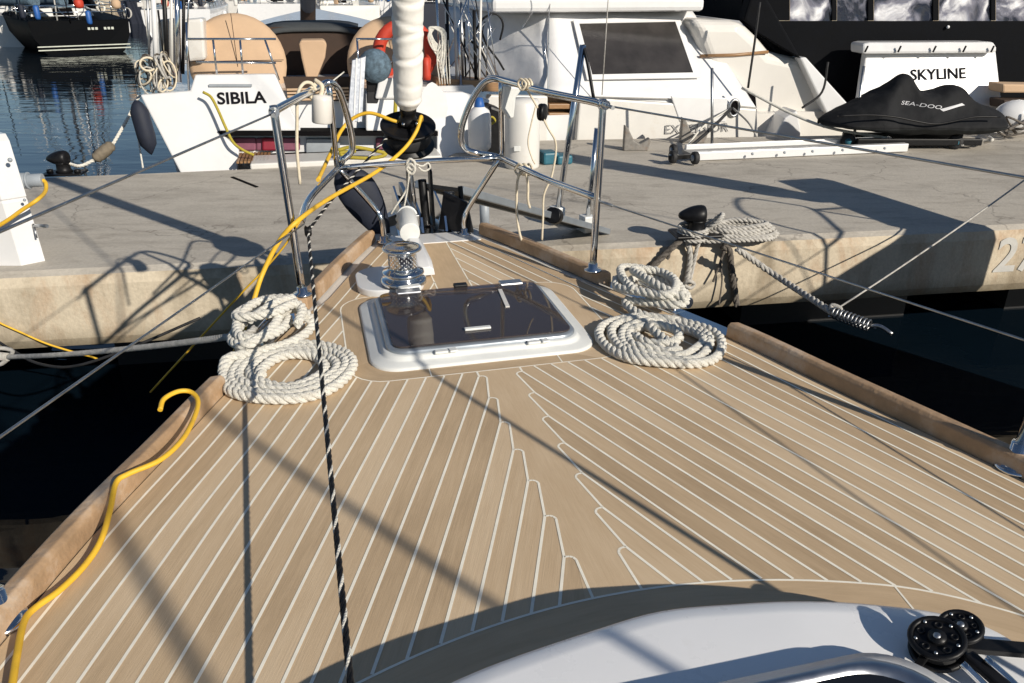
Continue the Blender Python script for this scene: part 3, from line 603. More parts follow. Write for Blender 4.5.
# --- mooring cleats
def cleat(cu, cv, ang, par=YA, L=.24):
    d = U*math.sin(ang)+V*math.cos(ang); c = W(cu, cv, 0); k = d.cross(Vector((0, 0, 1)))
    mb = MB()
    for s in (-.05, .05): mb.tube([c+d*s, c+d*s*.9+Vector((0, 0, .045))], .013, 12)
    mb.tube([c-d*L/2+Vector((0, 0, .052)), c-d*L/4+Vector((0, 0, .05)), c+Vector((0, 0, .048)), c+d*L/4+Vector((0, 0, .05)), c+d*L/2+Vector((0, 0, .052))], .014, 14, rf=lambda t: .0135+.006*abs(2*t-1)**2)
    mb.box(c+Vector((0, 0, .003)), (.05, .16, .006), rz=HEAD-ang)
    return mb.build('mooring_cleat', m_steel, par, bevel=.002)
CLL = (-.70, .50, R(21)); CLR = (.685, .52, R(-21))
cleat(*CLL); cleat(*CLR)
for sg in (-1, 1):
    mb = MB(); mb.loft([[W(sg*(bh(v, sg)+a), v, z) for a, z in ((0, -.003), (.002, .004), (.06, .004), (.063, -.02))] for v in arange(.225, .80, .06)], closed=False, sm=False); mb.build('chafe_strip', m_steel, YA, fix=True)
# --- forestay with furled headsail and furling drum
dr = PV(408, 127, 1.83); RK = (-V*.40+Vector((0, 0, 1))).normalized()
fs = empty('furling_headsail', dr, None, None); fs.parent = YA; fs.location = dr-WL['sailing_yacht']
mb = MB(); mb.lathe(dr-RK*.10, [(.03, 0), (.118, .0), (.122, .006), (.122, .014), (.075, .02), (.072, .095), (.122, .098), (.127, .103), (.127, .11), (.120, .114), (.112, .110), (.05, .112), (.0, .113)], 40, axis=RK); mb.build('furling_drum', m_blk, fs)
mb = MB(); mb.lathe(dr-RK*.075, [(.10, 0), (.106, .01), (.109, .03), (.105, .05), (.098, .062)], 36, axis=RK); mb.build('wound_line', m_rub, fs)
mb = MB(); mb.lathe(dr+RK*.015, [(.042, 0), (.042, .03), (.036, .035), (.034, .06), (.038, .065), (.038, .09), (.03, .095), (.03, .14)], 24, axis=RK); mb.build('swivel', m_blk, fs)
mb = MB()
for k in range(5):
    t = k*1.257+.4; mb.ball(dr+RK*.022+U*.052*math.cos(t)+V*.052*math.sin(t), .009, n=5)
mb.build('drum_bolts', m_steel, fs)
steel([dr-RK*.1, W(-.02, 1.84, .1), W(-.02, 1.86, .02)], .009, 4, fs, 'forestay_rod'); 
mb = MB(); mb.bar(W(-.02, 1.855, .02), dr-RK*.10, .05, .012, up=U); mb.build('toggle_strap', m_steel, fs, bevel=.003)
def sailcol(base, par, r0, h0, h1, seed, nm='rolled_sail', m=None, gap=.085, dh=.010):
    rnd = random.Random(seed); zz = RK; x = zz.orthogonal().normalized(); y = zz.cross(x)
    cr = []; h = h0+.05
    while h < h1+.5: cr.append((h, rnd.uniform(.006, .028), rnd.uniform(0, 6.28), rnd.uniform(.35, 1))); h += rnd.uniform(.6, 1.45)*gap
    mb = MB(); rings = []; h = h0
    while h < h1:
        ring = []
        for k in range(40):
            t = 2*math.pi*k/40; r = r0*(min(1, .62+(h-h0)*9) if h < h0+.045 else 1)*(1+.06*min(1, h-h0))
            d = 0
            for hc_, am, ph, st in cr:
                q = h-(hc_+am*math.sin(t+ph))
                if -.05 < q < .03: d += st*(-.105*math.exp(-(q/.008)**2)+.055*math.exp(-((q+.020)/.014)**2))
            r *= 1+d+.008*math.sin(3*t+h*7)+.006*math.sin(5*t-h*11+1)+.005*math.sin(2*t+h*19)
            ring.append(base+zz*h+(x*math.cos(t)+y*math.sin(t))*r)
        rings.append(ring); h += dh if h < h0+1.3 else .25
    mb.loft(rings); return mb.build(nm, m or m_sail, par)
sailcol(dr, fs, .063, .10, 3.2, 3)
steel([dr+RK*3.2, dr+RK*14], .01, 2, fs, 'forestay')
# --- mast and shrouds (astern of the camera; they throw the deck shadows)
mb = MB(); mb.tube([W(0, -3.7, .19), W(0, -3.85, 15)], .09, 20); mb.build('mast', m_alu, YA)
def ln(mid, z, lean, z0, z1, r): 
    L = Vector((lean[0], lean[1], 1)); m_ = Vector((mid[0], mid[1], 0))-(SHD*1+Vector((lean[0], lean[1], 0)))*z; m_.z = 0
    return [m_+L*z0+Vector((0, 0, 0)), m_+L*z1]
def shadow_wire(px, z, lean, z0, z1, r):
    md = P(*px, 0); q = md-SHD*z; q.z = z; L = Vector((lean[0], lean[1], 1)); wire([q-L*(z-z0), q+L*(z1-z)], r, 'shroud', m_steel)
shadow_wire((605, 483), .7, (.10, .10), .16, 5, .0075)
shadow_wire((165, 615), 2.3, (.10, .10), .2, 9, .014)
shadow_wire((368, 520), 1.9, (.07, -.28), .2, 9, .012)
# --- turning block on the coachroof
tb = empty('turning_block', P(940, 655, .16), None, None); tb.parent = YA; tb.location = P(940, 655, .16)-WL['sailing_yacht']
bc = P(937, 638, .158); bx = (U*.85+V*.1+Vector((0, 0, .25))).normalized(); bn = (-V*.02-U*.26+Vector((0, 0, .9))).normalized()
def disc(c, r, th, nm, m, n=bn, par=tb): mb = MB(); mb.lathe(c, [(r*.25, 0), (r*.93, 0), (r, th*.25), (r, th*.75), (r*.93, th), (r*.25, th)], 32, axis=n); return mb.build(nm, m, par)
for cc_, r_ in ((bc, .036), (bc+U*.054+V*.014-bn*.004, .028)):
    bx_ = bn.orthogonal().normalized(); by_ = bn.cross(bx_)
    for off in (0, -.026):
        mb = MB(); rim = [cc_+bn*off+(bx_*math.cos(t)+by_*math.sin(t))*r_ for t in [2*math.pi*i/28 for i in range(28)]]; mb.tube(rim, .0045, 8, closed=True)
        for k in range(5):
            t = 2*math.pi*k/5+.3; mb.tube([cc_+bn*(off+.001)+(bx_*math.cos(t)+by_*math.sin(t))*r_*.66+(bx_*math.cos(q)+by_*math.sin(q))*r_*.14 for q in [2*math.pi*i/10 for i in range(10)]], .0018, 5, closed=True)
        mb.lathe(cc_+bn*(off-.003), [(0, 0), (r_*.97, 0), (r_*.97, .0035), (r_*.8, .0045), (r_*.45, .003), (0, .003)], 28, axis=bn)
        mb.lathe(cc_+bn*(off-.004), [(0, 0), (r_*.36, 0), (r_*.36, .009), (0, .010)], 20, axis=bn)
        if off == 0:
            for k in range(5): t = 2*math.pi*k/5+.95; mb.lathe(cc_+bn*.002+(bx_*math.cos(t)+by_*math.sin(t))*r_*.82, [(0, 0), (.0028, 0), (.0028, .002), (0, .003)], 8, 1, axis=bn)
            mb.lathe(cc_+bn*.004, [(0, 0), (.006, 0), (.005, .003), (0, .0035)], 12, 1, axis=bn)
        mb.build('cheek_plate', [m_blk, m_steel2], tb)
    mb = MB(); mb.lathe(cc_-bn*.021, [(r_*.3, 0), (r_*.88, 0), (r_*.72, .007), (r_*.72, .010), (r_*.88, .016), (r_*.3, .016)], 32, axis=bn); mb.build('sheave', m_rub, tb)
mb = MB(); mb.bar(bc+U*.03-V*.03-Vector((0, 0, .01)), bc+U*.05-V*.14-Vector((0, 0, .02)), .022, .012); mb.build('shackle_strap', m_blk, tb, bevel=.004)
mb = MB(); mb.tube(smooth([bc-V*.05+U*.0, bc-V*.09+U*.02-Vector((0, 0, .02)), bc-V*.13+U*.035-Vector((0, 0, .03)), bc-V*.10+U*.06-Vector((0, 0, .02)), bc-V*.05+U*.04], 5), .006, 8); mb.build('shackle', m_steel, tb)
mb = MB(); mb.bar(bc+U*.03-bn*.022, bc+U*.36-V*.10-Vector((0, 0, .04)), .026, .010); mb.bar(bc-U*.01-bn*.02, bc-U*.12-V*.06-Vector((0, 0, .03)), .012, .005); mb.build('webbing_strap', m_blk, tb, bevel=.002)

# ================================================================== loose ropes and cables on the yacht
random.seed(11)
def coil(c, r_out, r_in, turns, r, layer=0, ph=0, ell=1.0, wob=.006, top=0):
    pts = []; n = int(turns*28)
    for i in range(n+1):
        t = i/n; a = ph+2*math.pi*turns*t; rr = r_out+(r_in-r_out)*t
        wv = wob*math.sin(a*2.3+ph)+wob*.6*math.sin(a*5.1)
        pts.append(Vector((c[0]+(rr+wv)*math.cos(a), c[1]+(rr+wv)*ell*math.sin(a), r+.002+top+.003*math.sin(a*3.1))))
    return pts
rr = .0155
cc = P(291, 370, .014)
path = coil((cc.x, cc.y), .198, .088, 4.2, rr, ph=R(150), wob=.004)
# outer end climbs to the cleat and is belayed round it
def cl(cu, cv, ang, a, b, z):
    d = U*math.sin(ang)+V*math.cos(ang); k = Vector((d.y, -d.x, 0)); return W(cu, cv, z)+d*a+k*b
CL = lambda a, b, z: cl(*CLL, a*1.08, b*1.25, .008+z*.66)
tail = [CL(.03, .10, .10), CL(.14, .075, .115), CL(.19, 0, .12), CL(.15, -.06, .115), CL(.02, -.055, .10), CL(-.08, .0, .095), CL(-.02, .055, .085), CL(.10, .05, .075), CL(.16, -.02, .08), CL(.09, -.055, .075), CL(-.05, -.045, .065), CL(-.10, .02, .085), CL(0, .045, .10), CL(.13, .03, .10), CL(.17, .07, .07), CL(.10, .11, .04), CL(0, .09, .03), CL(-.09, .03, .035), CL(-.14, -.02, .04), CL(-.20, -.01, .02)]
lead = [Vector((path[0].x, path[0].y, path[0].z))]
p0 = smooth(tail, 8)
mb = MB(); mb.rope(p0+smooth([p0[-1], p0[-1].lerp(path[0], .5)+Vector((-.02, 0, .0)), path[1]], 6)[1:]+path[3:], rr, pitch=.074, seg=7)
mb.rope(smooth([CL(.02, -.02, .12), CL(.12, .01, .14), CL(.20, .03, .12), CL(.21, -.05, .10), CL(.11, -.08, .10), CL(.02, -.05, .13), CL(.05, .03, .14), CL(.14, .06, .13), CL(.10, .10, .08)], 8), rr, pitch=.074, seg=7)
mb.build('coiled_rope', m_rope, None, label='thick white rope in an open round coil, belayed on the cleat left of the hatch', cat='rope', group='white ropes coiled on the foredeck')
cc = P(663, 340, .014)
path = coil((cc.x, cc.y), .204, .098, 3.6, rr, ph=R(75), wob=.007)
inner = [path[-1]+Vector((.0, .01, .0)), Vector((cc.x-.03, cc.y+.075, .03)), Vector((cc.x+.04, cc.y+.04, .035)), Vector((cc.x+.045, cc.y-.02, .03)), Vector((cc.x+.0, cc.y-.045, .022)), Vector((cc.x-.06, cc.y-.03, .02)), Vector((cc.x-.085, cc.y+.03, .018))]
CL = lambda a, b, z: cl(*CLR, a*1.08, -b*1.25, .008+z*.66)
tail = [CL(.02, .10, .11), CL(.13, .06, .12), CL(.20, 0, .12), CL(.14, -.07, .10), CL(0, -.05, .10), CL(-.09, .02, .09), CL(-.02, .06, .085), CL(.11, .045, .085), CL(.15, -.03, .075), CL(.06, -.055, .075), CL(-.06, -.03, .08), CL(-.11, .035, .075), CL(-.02, .07, .05), CL(.06, .10, .03), CL(-.04, .12, .018), CL(-.14, .07, .018)]
p0 = smooth(tail, 8)
mb = MB(); mb.rope(p0+smooth([p0[-1], p0[-1].lerp(path[2], .5), path[2]], 6)[1:]+path[3:-2]+smooth(inner, 6), rr, pitch=.074, seg=7)
mb.rope(smooth([CL(-.12, .02, .10), CL(-.03, .04, .13), CL(.07, .03, .14), CL(.15, .0, .13), CL(.10, -.06, .12), CL(0, -.04, .12), CL(-.08, .05, .12), CL(0, .09, .11), CL(.10, .10, .09), CL(.17, .05, .09)], 8), rr, pitch=.074, seg=7)
mb.build('coiled_rope', m_rope, None, label='thick white rope in a tangled coil, belayed on the cleat right of the hatch', cat='rope', group='white ropes coiled on the foredeck')
# yellow cable lying over the port toe rail
zr = .05+.011
yp = [P(160, 410, .075), P(164, 399, .085), P(178, 391.5, .085), P(191, 392, .078), P(198, 401, .068), P(194, 418, zr), P(182, 440, zr), P(160, 460, zr), P(128, 474, zr), P(116, 483, .058), P(110, 510, .035), P(101, 540, .022), P(85, 565, .014), P(60, 590, .013), P(35, 608, .015), P(24, 622, .02), P(17, 655, .03), P(10, 700, .03)]
mb = MB(); mb.tube(smooth(yp, 8), .0062, 12); mb.build('yellow_cable', m_yel, None, label='thick yellow cable snaking over the port toe rail, its end curled like a hook', cat='cable')
# yellow cable over the drum and pulpit
yb = [W(-.9, .95, -.35), PV(248, 318, .72), PV(262, 275, .78), PV(280, 240, .80), PV(300, 219, .82), PV(330, 198, 1.1), PV(376, 172, 1.5), PV(403, 150, 1.66), PV(416, 132, 1.70), PV(421, 117, 1.72)]
q = dr+RK*.03
ya = [q+U*.05-V*.03, q+V*.06, q-U*.055+V*.01, PV(370, 113, 1.86), PV(352, 119, 1.88), PV(341, 131, 1.86), PV(333, 148, 1.7), PV(326, 163, 1.55), PV(318, 180, 1.3)]
mb = MB(); mb.tube(smooth(yb+ya[0:], 8), .0082, 12); mb.tube(smooth([PV(300, 221, .83), PV(285, 245, .85), PV(262, 272, .9), PV(235, 300, .95), W(-1.2, 1.2, -.45)], 8), .0036, 8)
mb.build('yellow_cable', m_yel, None, label='long yellow cable draped from the furling drum over the port pulpit half', cat='cable')
# black and white furling line led aft to the camera side
A = PV(308, 231, .80)
s0, s1 = P(250, 683, 0), P(241, 400, 0)
lo_, hi_ = .02, .9
def side(z):
    b = P(351, 690, z); s = b+SHD*z; d = s1-s0; e = s-s0; return d.x*e.y-d.y*e.x
for _ in range(50):
    mi = (lo_+hi_)/2
    if side(lo_)*side(mi) <= 0: hi_ = mi
    else: lo_ = mi
B = P(351, 690, (lo_+hi_)/2)
print('line z', B, 'A', A)
def furl(path, r):
    mb = MB(); mb.rope(path, r, pitch=.075, strands=4, seg=6, mats=[0, 0, 0, 1], step=.006); return mb
fl = [dr-RK*.05-U*.09, PV(384, 141, 1.7), PV(360, 168, 1.5), PV(331, 201, 1.15), A]
mb = furl(smooth(fl, 8)+[A.lerp(B, t) for t in (.1, .3, .5, .7, .9, 1, 1.15)], .0053)
mb.build('furling_line', [m_blk, m_rope], None, label='thin black and white furling line running from the drum past the hatch towards the camera', cat='rope')
mb = MB(); mb.lathe(A-U*.012, [(.012, 0), (.02, .004), (.014, .012), (.02, .02), (.012, .024)], 16, axis=U); mb.build('line_fairlead', m_blk, pu)
# white horn canister and cords tied to the pulpit
mb = MB(); ct = PV(322, 94, 1.2); cbm = PV(322, 123, 1.2)
mb.lathe(cbm, [(.0, 0), (.034, 0), (.037, .004), (.037, (ct-cbm).length-.02), (.034, (ct-cbm).length-.006), (.0, (ct-cbm).length)], 24, axis=ct-cbm)
mb.build('light_float', m_cream, None, label='small cream canister hung from the top rail of the port pulpit half', cat='float')
mb = MB(); a0 = PV(318, 86, 1.25)
mb.tube(smooth([PV(315, 80, 1.22), PV(322, 86, 1.2), PV(320, 96, 1.2), PV(312, 98, 1.2), PV(310, 90, 1.2), PV(316, 84, 1.2)], 6), .008, 8)
mb.tube(smooth([PV(316, 90, 1.2), PV(311, 83, 1.19), PV(303, 84, 1.17), PV(297.5, 96, 1.15), PV(297, 120, 1.15), PV(297, 150, 1.15), PV(300, 184, 1.15)], 6), .006, 8)
mb.build('tie_cord', m_rope3, None, label='beige cord knotted on the port pulpit top rail, one end hanging straight down', cat='cord', group='cords tied to the pulpit')
mb = MB()
for k in range(3): mb.tube(smooth([PV(521+4*k, 79, 1.21), PV(526+3*k, 84, 1.19), PV(522+4*k, 90, 1.2), PV(518+4*k, 84, 1.22)], 5, closed=True), .005, 6, closed=True)
mb.tube(smooth([PV(526, 88, 1.2), PV(536, 105, 1.2), PV(548, 128, 1.2), PV(556, 145, 1.2), PV(552, 175, 1.2), PV(544, 195, 1.2), PV(543, 218, 1.2), PV(542, 240, 1.2)], 6), .0045, 6)
mb.tube(smooth([PV(536, 105, 1.2), PV(531, 125, 1.2), PV(528, 143, 1.2), PV(532, 158, 1.2), PV(535, 164, 1.2)], 6), .003, 6)
mb.build('tie_cord', m_rope3, None, label='beige cord with small block knotted on the starboard pulpit top rail', cat='cord', group='cords tied to the pulpit')
mb = MB()
for k in range(3): mb.tube(smooth([PV(519+5*k, 164, 1.35), PV(524+4*k, 169, 1.33), PV(519+5*k, 175, 1.35), PV(515+5*k, 170, 1.37)], 5, closed=True), .0055, 6, closed=True)
mb.tube(smooth([PV(520, 172, 1.34), PV(517, 185, 1.34), PV(517, 215, 1.34), PV(520, 235, 1.3), PV(525, 247, 1.28)], 6), .0055, 8); mb.tube(smooth([PV(526, 172, 1.34), PV(528, 185, 1.34), PV(528, 200, 1.34), PV(530, 208, 1.34)], 6), .0055, 8)
mb.build('tie_cord', m_rope3, None, label='beige cord looped on the lower rail of the starboard pulpit half with two hanging ends', cat='cord', group='cords tied to the pulpit')
mb = MB()
for k in range(2): mb.tube(smooth([PV(410, 159+5*k, 1.5), PV(415, 163+5*k, 1.49), PV(412, 170+4*k, 1.5), PV(407, 164+5*k, 1.51)], 5, closed=True), .006, 6, closed=True)
mb.tube(smooth([PV(414, 163, 1.5), PV(422, 166, 1.5), PV(428, 163, 1.5), PV(430, 168, 1.5), PV(424, 171, 1.5), PV(418, 167, 1.5)], 5), .004, 6)
mb.tube(smooth([PV(411, 168, 1.5), PV(406, 190, 1.55), PV(396, 206, 1.55), PV(391, 214, 1.56)], 6), .004, 6)
mb.tube(smooth([PV(409, 172, 1.5), PV(407, 192, 1.55), PV(403, 212, 1.56), PV(402, 222, 1.56)], 6), .004, 6)
for p in (PV(400, 219, 1.55), PV(404, 224, 1.55), PV(400, 226, 1.55), PV(403, 217, 1.56)): mb.ball(p, .02, n=5)
mb.build('tie_cord', m_rope, None, label='white cord knotted on the pulpit cross bar below the drum, ends running to the windlass', cat='cord', group='cords tied to the pulpit')
# outboard bracket and block on the starboard half
mb = MB(); mb.prism([PV(505, 86, 1.33), PV(523, 88, 1.33), PV(516, 98, 1.33), PV(514, 118, 1.33), PV(508, 119, 1.33), PV(503, 110, 1.33)], V*.04)
mb.build('mounting_bracket', m_lgrey, YA, bevel=.006, fix=True)
mb = MB(); mb.lathe(PV(539, 112, 1.22), [(.012, 0), (.032, .002), (.034, .010), (.026, .014), (.034, .018), (.032, .026), (.012, .028)], 20, axis=U*.8-V*.6); mb.build('hanging_block', m_blk, None, label='small black pulley block hanging on a cord below the starboard pulpit rail', cat='block')
# dark padded fender beside the port pulpit leg
mb = MB(); rings = []
for x, y, w in ((350, 168, 14), (354, 182, 22), (361, 198, 23), (369, 213, 19), (379, 229, 12), (386, 241, 5)):
    c_ = PV(x, y, 1.72); k = w/800*3.6
    rings.append([c_+U*k*math.cos(t)+(V*.35+Vector((0, 0, .1)))*k*math.sin(t) for t in [2*math.pi*i/16 for i in range(16)]])
mb.loft(rings); mb.build('bow_fender', m_navy, None, label='dark navy padded fender curving down beside the port leg of the pulpit', cat='fender', sub=1)

# ================================================================== setting
mb = MB(); mb.poly([(-400, -200, ZW), (400, -200, ZW), (400, 900, ZW), (-400, 900, ZW)]); mb.build('water', m_water, None, kind='structure')
# ------------------------------------------------------------------ pontoon
n0, n1 = P(0, 276, ZD), P(983, 229, ZD); nd = (n1-n0).normalized(); nn = Vector((nd.y, -nd.x, 0))   # nn points to us
f0, f1 = P(47, 176, ZD), P(237, 168, ZD); f2, f3 = P(582, 138.5, ZD), P(1024, 131, ZD)
def onl(a, b, x): t = (x-a.x)/(b.x-a.x); return a+(b-a)*t
top = [onl(n0, n1, -14), onl(n0, n1, 16), onl(f2, f3, 16), onl(f2, f3, -.55), onl(f0, f1, -.75), onl(f0, f1, -14)]
mb = MB(); mb.prism(top, (0, 0, -.53)); PO = None
mbs = mb
po = mbs.build('concrete_pontoon', [m_conc, m_concf], None, bevel=.085, label='long pale concrete pontoon crossing the picture beyond the bow, with rounded edges', cat='pontoon', seg=2)
for p in po.data.polygons:
    if abs(p.normal.z) < .5: p.material_index = 1
def PN(x, y, off=.003):     # point on the near face of the pontoon
    r = ray(x, y); t = ((n0+nn*off)-CAM).dot(nn)/r.dot(nn); return CAM+r*t
mb = MB(); mb.bar(P(232, 177, ZD+.003), P(257, 187, ZD+.003), .03, .006); mb.build('drain_slot', m_dark, po)
mb = MB()
for k in range(-4, 5): mb.box(onl(n0, n1, k*2.6+.4)-nn*1.75+Vector((0, 0, -.95)), (1.6, 1.3, .9), rz=math.atan2(nd.y, nd.x))
mb.build('float', m_rub, po)
a, b = PN(992, 273), PN(1014, 272); up = Vector((0, 0, 1)); hgt = (PN(1002, 239)-PN(1002, 272.5)).length
text_mb('27', a, nd, up, hgt, .003, bold=.02).build('number', m_txtw, po)

# ------------------------------------------------------------------ power pedestal
pd = empty('power_pedestal', P(-40, 262, ZD), 'tapered white power pedestal at the left of the pontoon, plug in its side', 'pedestal')
x0, x1, y0 = -3.95, -3.04, P(37, 266, ZD).y
def sec(z, dx, dy): return [Vector((x0+.02, y0+dy, z)), Vector((x1-.10-dx, y0+dy, z)), Vector((x1-dx, y0+.10+dy, z)), Vector((x1-dx-.27, y0+.42, z)), Vector((x0+.02, y0+.42, z))]
mb = MB(); mb.loft([sec(ZD+.0, 0, 0), sec(ZD+.05, .004, .003), sec(ZD+.40, .035, .03), sec(ZD+.405, .042, .036), sec(ZD+.415, .042, .036), sec(ZD+.42, .036, .032), sec(ZD+.76, .075, .065), sec(ZD+.80, .11, .10)], sm=False)
mb.build('housing', m_gel, pd, bevel=.008, fix=True)
for px, py, r_ in ((10, 160, .014), (24.5, 200, .010), (2, 259, .016)):
    pp = PY(px, py, y0+.02+.03*(262-py)/110); mb = MB(); mb.ball(pp, r_, n=5); mb.build('screw', m_grey, pd)
pc = PY(21, 181, y0+.2); pe = PY(43, 180, y0+.22)
mb = MB(); mb.tube([pc-Vector((.05, 0, 0)), pc.lerp(pe, .3)], .05, 18); mb.tube([pc.lerp(pe, .3), pe], .042, 18); mb.tube([pc.lerp(pe, .28), pc.lerp(pe, .38)], .055, 18); mb.build('socket', m_grey, pd, bevel=.004)
mb = MB(); mb.tube([PY(33, 224, y0+.1), PY(37, 238, y0+.06)], .006, 8); mb.tube([PY(34, 226, y0+.1), PY(47, 226, y0+.02)], .012, 8); mb.build('latch', m_steel2, pd)
mb = MB(); mb.tube(smooth([pe, PY(46, 184, y0+.2), PY(45, 192, y0+.12), PY(37, 200, y0-.03), PY(22, 210, y0-.06), PY(8, 220, y0-.08), PY(-15, 234, y0-.1)], 8), .012, 10)
mb.build('yellow_cable', m_yel, None, label='yellow power cable plugged into the white pedestal at the left', cat='cable')
mb = MB(); mb.tube(smooth([PN(-20, 312, .03), PN(0, 323, .02), PN(20, 332, .02), PN(45, 343, .02), PN(70, 351, .03), PN(92, 357, .05), PN(100, 360, .06)], 8), .0065, 8)
mb.build('yellow_cable', m_yel, None, label='yellow cable hanging along the lower pontoon face at the left edge', cat='cable')

# ------------------------------------------------------------------ bollards and mooring gear
bc_ = P(65, 174, ZD)
bo = empty('bollard', bc_, 'black bollard on the far edge of the pontoon beside the blue water', 'bollard', 'black mooring bollards')
def bollard(root, c, s, horn):
    mb = MB(); mb.box(c+Vector((0, 0, .012*s)), (.42*s, .26*s, .024*s), rz=R(8)); 
    mb.build('base_plate', m_blk, root, bevel=.008)
    mb = MB(); mb.lathe(c+Vector((0, 0, .02)), [(.09*s, 0), (.075*s, .03*s), (.07*s, .09*s), (.085*s, .11*s)], 24); mb.build('neck', m_blk, root)
    mb = MB(); rings = []
    for t, w, h0, h1 in ((-.27, .03, .15, .19), (-.2, .06, .13, .22), (-.1, .085, .10, .25), (0, .10, .09, .265), (.09, .09, .09, .265), (.12, .06, .10, .24)):
        cc_ = c+Vector((horn*t*s, 0, 0)); rings.append([cc_+Vector((0, w*s*math.cos(q), (h0+h1)/2*s+(h1-h0)/2*s*math.sin(q))) for q in [2*math.pi*i/14 for i in range(14)]])
    mb.loft(rings); mb.build('horn_cap', m_blk, root, fix=True, sub=1)
bollard(bo, bc_, .85, .62)
for dx in (-.12, .14):
    mb = MB(); mb.lathe(bc_+Vector((dx, -.03, .02)), [(.03, 0), (.03, .03), (.0, .034)], 6); mb.build('bolt', m_blk, bo)
bp_ = P(692, 243, ZD)
b2 = empty('bollard', bp_, 'black horned bollard with ropes round its neck on the near edge of the pontoon', 'bollard', 'black mooring bollards')
bollard(b2, bp_+Vector((0.02, 0, .06)), .80, .62)
# mooring line from the far bollard to the neighbour, with its snubber
q0 = bc_+Vector((.05, 0, .10)); q1 = PY(139, 96, 8.45); sA, sB_ = PY(94, 160, 7.85), PY(113, 144, 7.95)
mb = MB(); mb.rope(smooth([q0, PY(80, 166, 7.75), sA], 6), .016); mb.rope(smooth([sB_, PY(128, 118, 8.2), q1], 6), .016)
mb.tube(smooth([PY(135, 100, 8.4), PY(137, 130, 8.2), PY(143, 168, 7.85)], 6), .009, 6)
mb.build('mooring_line', m_rope, None, label='pale mooring line running from the far bollard up to the neighbouring stern', cat='mooring line')
mb = MB(); m_snub = mat('brown_rubber', (.17, .14, .10), .8, var=.3, scale=20); dd = (sB_-sA); mb.lathe(sA, [(.0, 0), (.03, .005), (.055, .03), (.05, .05), (.058, .07), (.058, dd.length-.07), (.05, dd.length-.05), (.055, dd.length-.03), (.03, dd.length), (.0, dd.length)], 16, axis=dd)
mb.build('rubber_snubber', m_snub, None, label='grey rubber snubber threaded on the mooring line of the far bollard', cat='snubber')
# ropes on the near bollard
B2 = lambda x, y, z: bp_+Vector((x, y, z))
mb = MB(); 
for k in range(3): mb.rope(smooth([B2(.095*math.cos(t), .095*math.sin(t), .05+.03*k+.01*math.sin(t)) for t in [2*math.pi*i/10 for i in range(11)]], 4), .015)
mb.rope(smooth([B2(-.02, -.10, .09), PN(688, 240, .04), PN(690, 255, .03), PN(689, 268, .03), PN(686, 284, .04)], 6), .021)
mb.rope(smooth([B2(.06, -.09, .07), PN(701, 238, .05), PN(697, 248, .03), PN(694, 262, .03), PN(689, 284, .04)], 6), .015)
mb.tube(smooth([PN(684, 284, .05), PN(689, 281, .08), PN(694, 284, .05), PN(690, 288, .05)], 5, closed=True), .014, 8, closed=True)
mb.build('mooring_line', m_rope2, None, label='worn pale rope looped on the near bollard, hanging down the pontoon face to a thimble', cat='mooring line')
mb = MB(); mb.rope(smooth([B2(-.07, -.05, .06), PN(676, 244, .05), PN(664, 255, .04), PN(653, 266, .04), PN(640, 277, .06), PN(618, 290, .2)], 6), .024, seg=6)
for x, y in ((668, 251), (655, 264), (646, 272)): mb.rope(smooth([PN(x, y, .05), PN(x+1, y+5, .05), PN(x-1, y+8, .05)], 4), .012)
mb.build('mooring_line', m_dirty, None, label='dark dirty rope leading left from the near bollard down over the pontoon edge', cat='mooring line')
mb = MB(); random.seed(5)
cc = P(738, 240, ZD); 
for k in range(5):
    ww = .29-.022*k; pts = [cc+nd*(ww*math.cos(t)+.010*random.uniform(-1, 1))+Vector((nd.y*-1, nd.x, 0))*((.11-.006*k)*math.sin(t)+.012*random.uniform(-1, 1))+Vector((0, 0, .03+.021*k+.008*math.sin(3*t+k))) for t in [2*math.pi*i/14+.3*k for i in range(14)]]
    mb.rope(smooth(pts+[pts[0]], 4), .0185, pitch=.10)
mb.rope(smooth([cc-nd*.30+Vector((0, 0, .05)), cc-nd*.2+nn*.1+Vector((0, 0, .18)), cc-nd*.14+Vector((0, 0, .19)), cc-nd*.16-nn*.12+Vector((0, 0, .10))], 6), .017)
mb.rope(smooth([cc-nd*.22+nn*.02+Vector((0, 0, .16)), cc-nd*.3+Vector((0, 0, .1)), B2(.10, 0, .07)], 6), .017)
mb.build('coiled_rope', m_rope2, None, label='grey white rope coil lying on the pontoon edge beside the near bollard', cat='rope')
mb = MB(); mb.rope(smooth([PN(722, 246, .05), PN(729, 250, .05), PN(731, 265, .03), PN(733, 280, .03), PN(735, 292, .03), PN(737, 306, .05)], 6), .024)
mb.tube(smooth([PN(726, 250, .05), PN(721, 262, .04), PN(722, 280, .04), PN(719, 305, .06)], 6), .006, 6); mb.tube(smooth([PN(724, 250, .05), PN(719, 266, .04), PN(713, 282, .06)], 6), .008, 6)
mb.build('mooring_line', m_dirty, None, label='frayed dark rope hanging straight down the pontoon face below the coiled rope', cat='mooring line')
ea = P(737, 249, ZD+.02); eb = PY(832, 312, 4.55)
mb = MB(); mb.rope(smooth([ea, PY(775, 275, 5.2), eb], 10), .022, pitch=.15); mb.tube(smooth([eb+Vector((0, .03, .03)), eb+Vector((.05, 0, .02)), eb+Vector((.03, -.03, -.03))], 5, closed=True), .014, 8, closed=True)
mb.build('mooring_line', m_rope2, None, label='thick spiral mooring line slanting over the dark water to a steel spring', cat='mooring line')
ec = PY(870, 326, 4.35)
mb = MB(); ax = (ec-eb); hx = ax.normalized().orthogonal(); hy = ax.normalized().cross(hx); n = 160
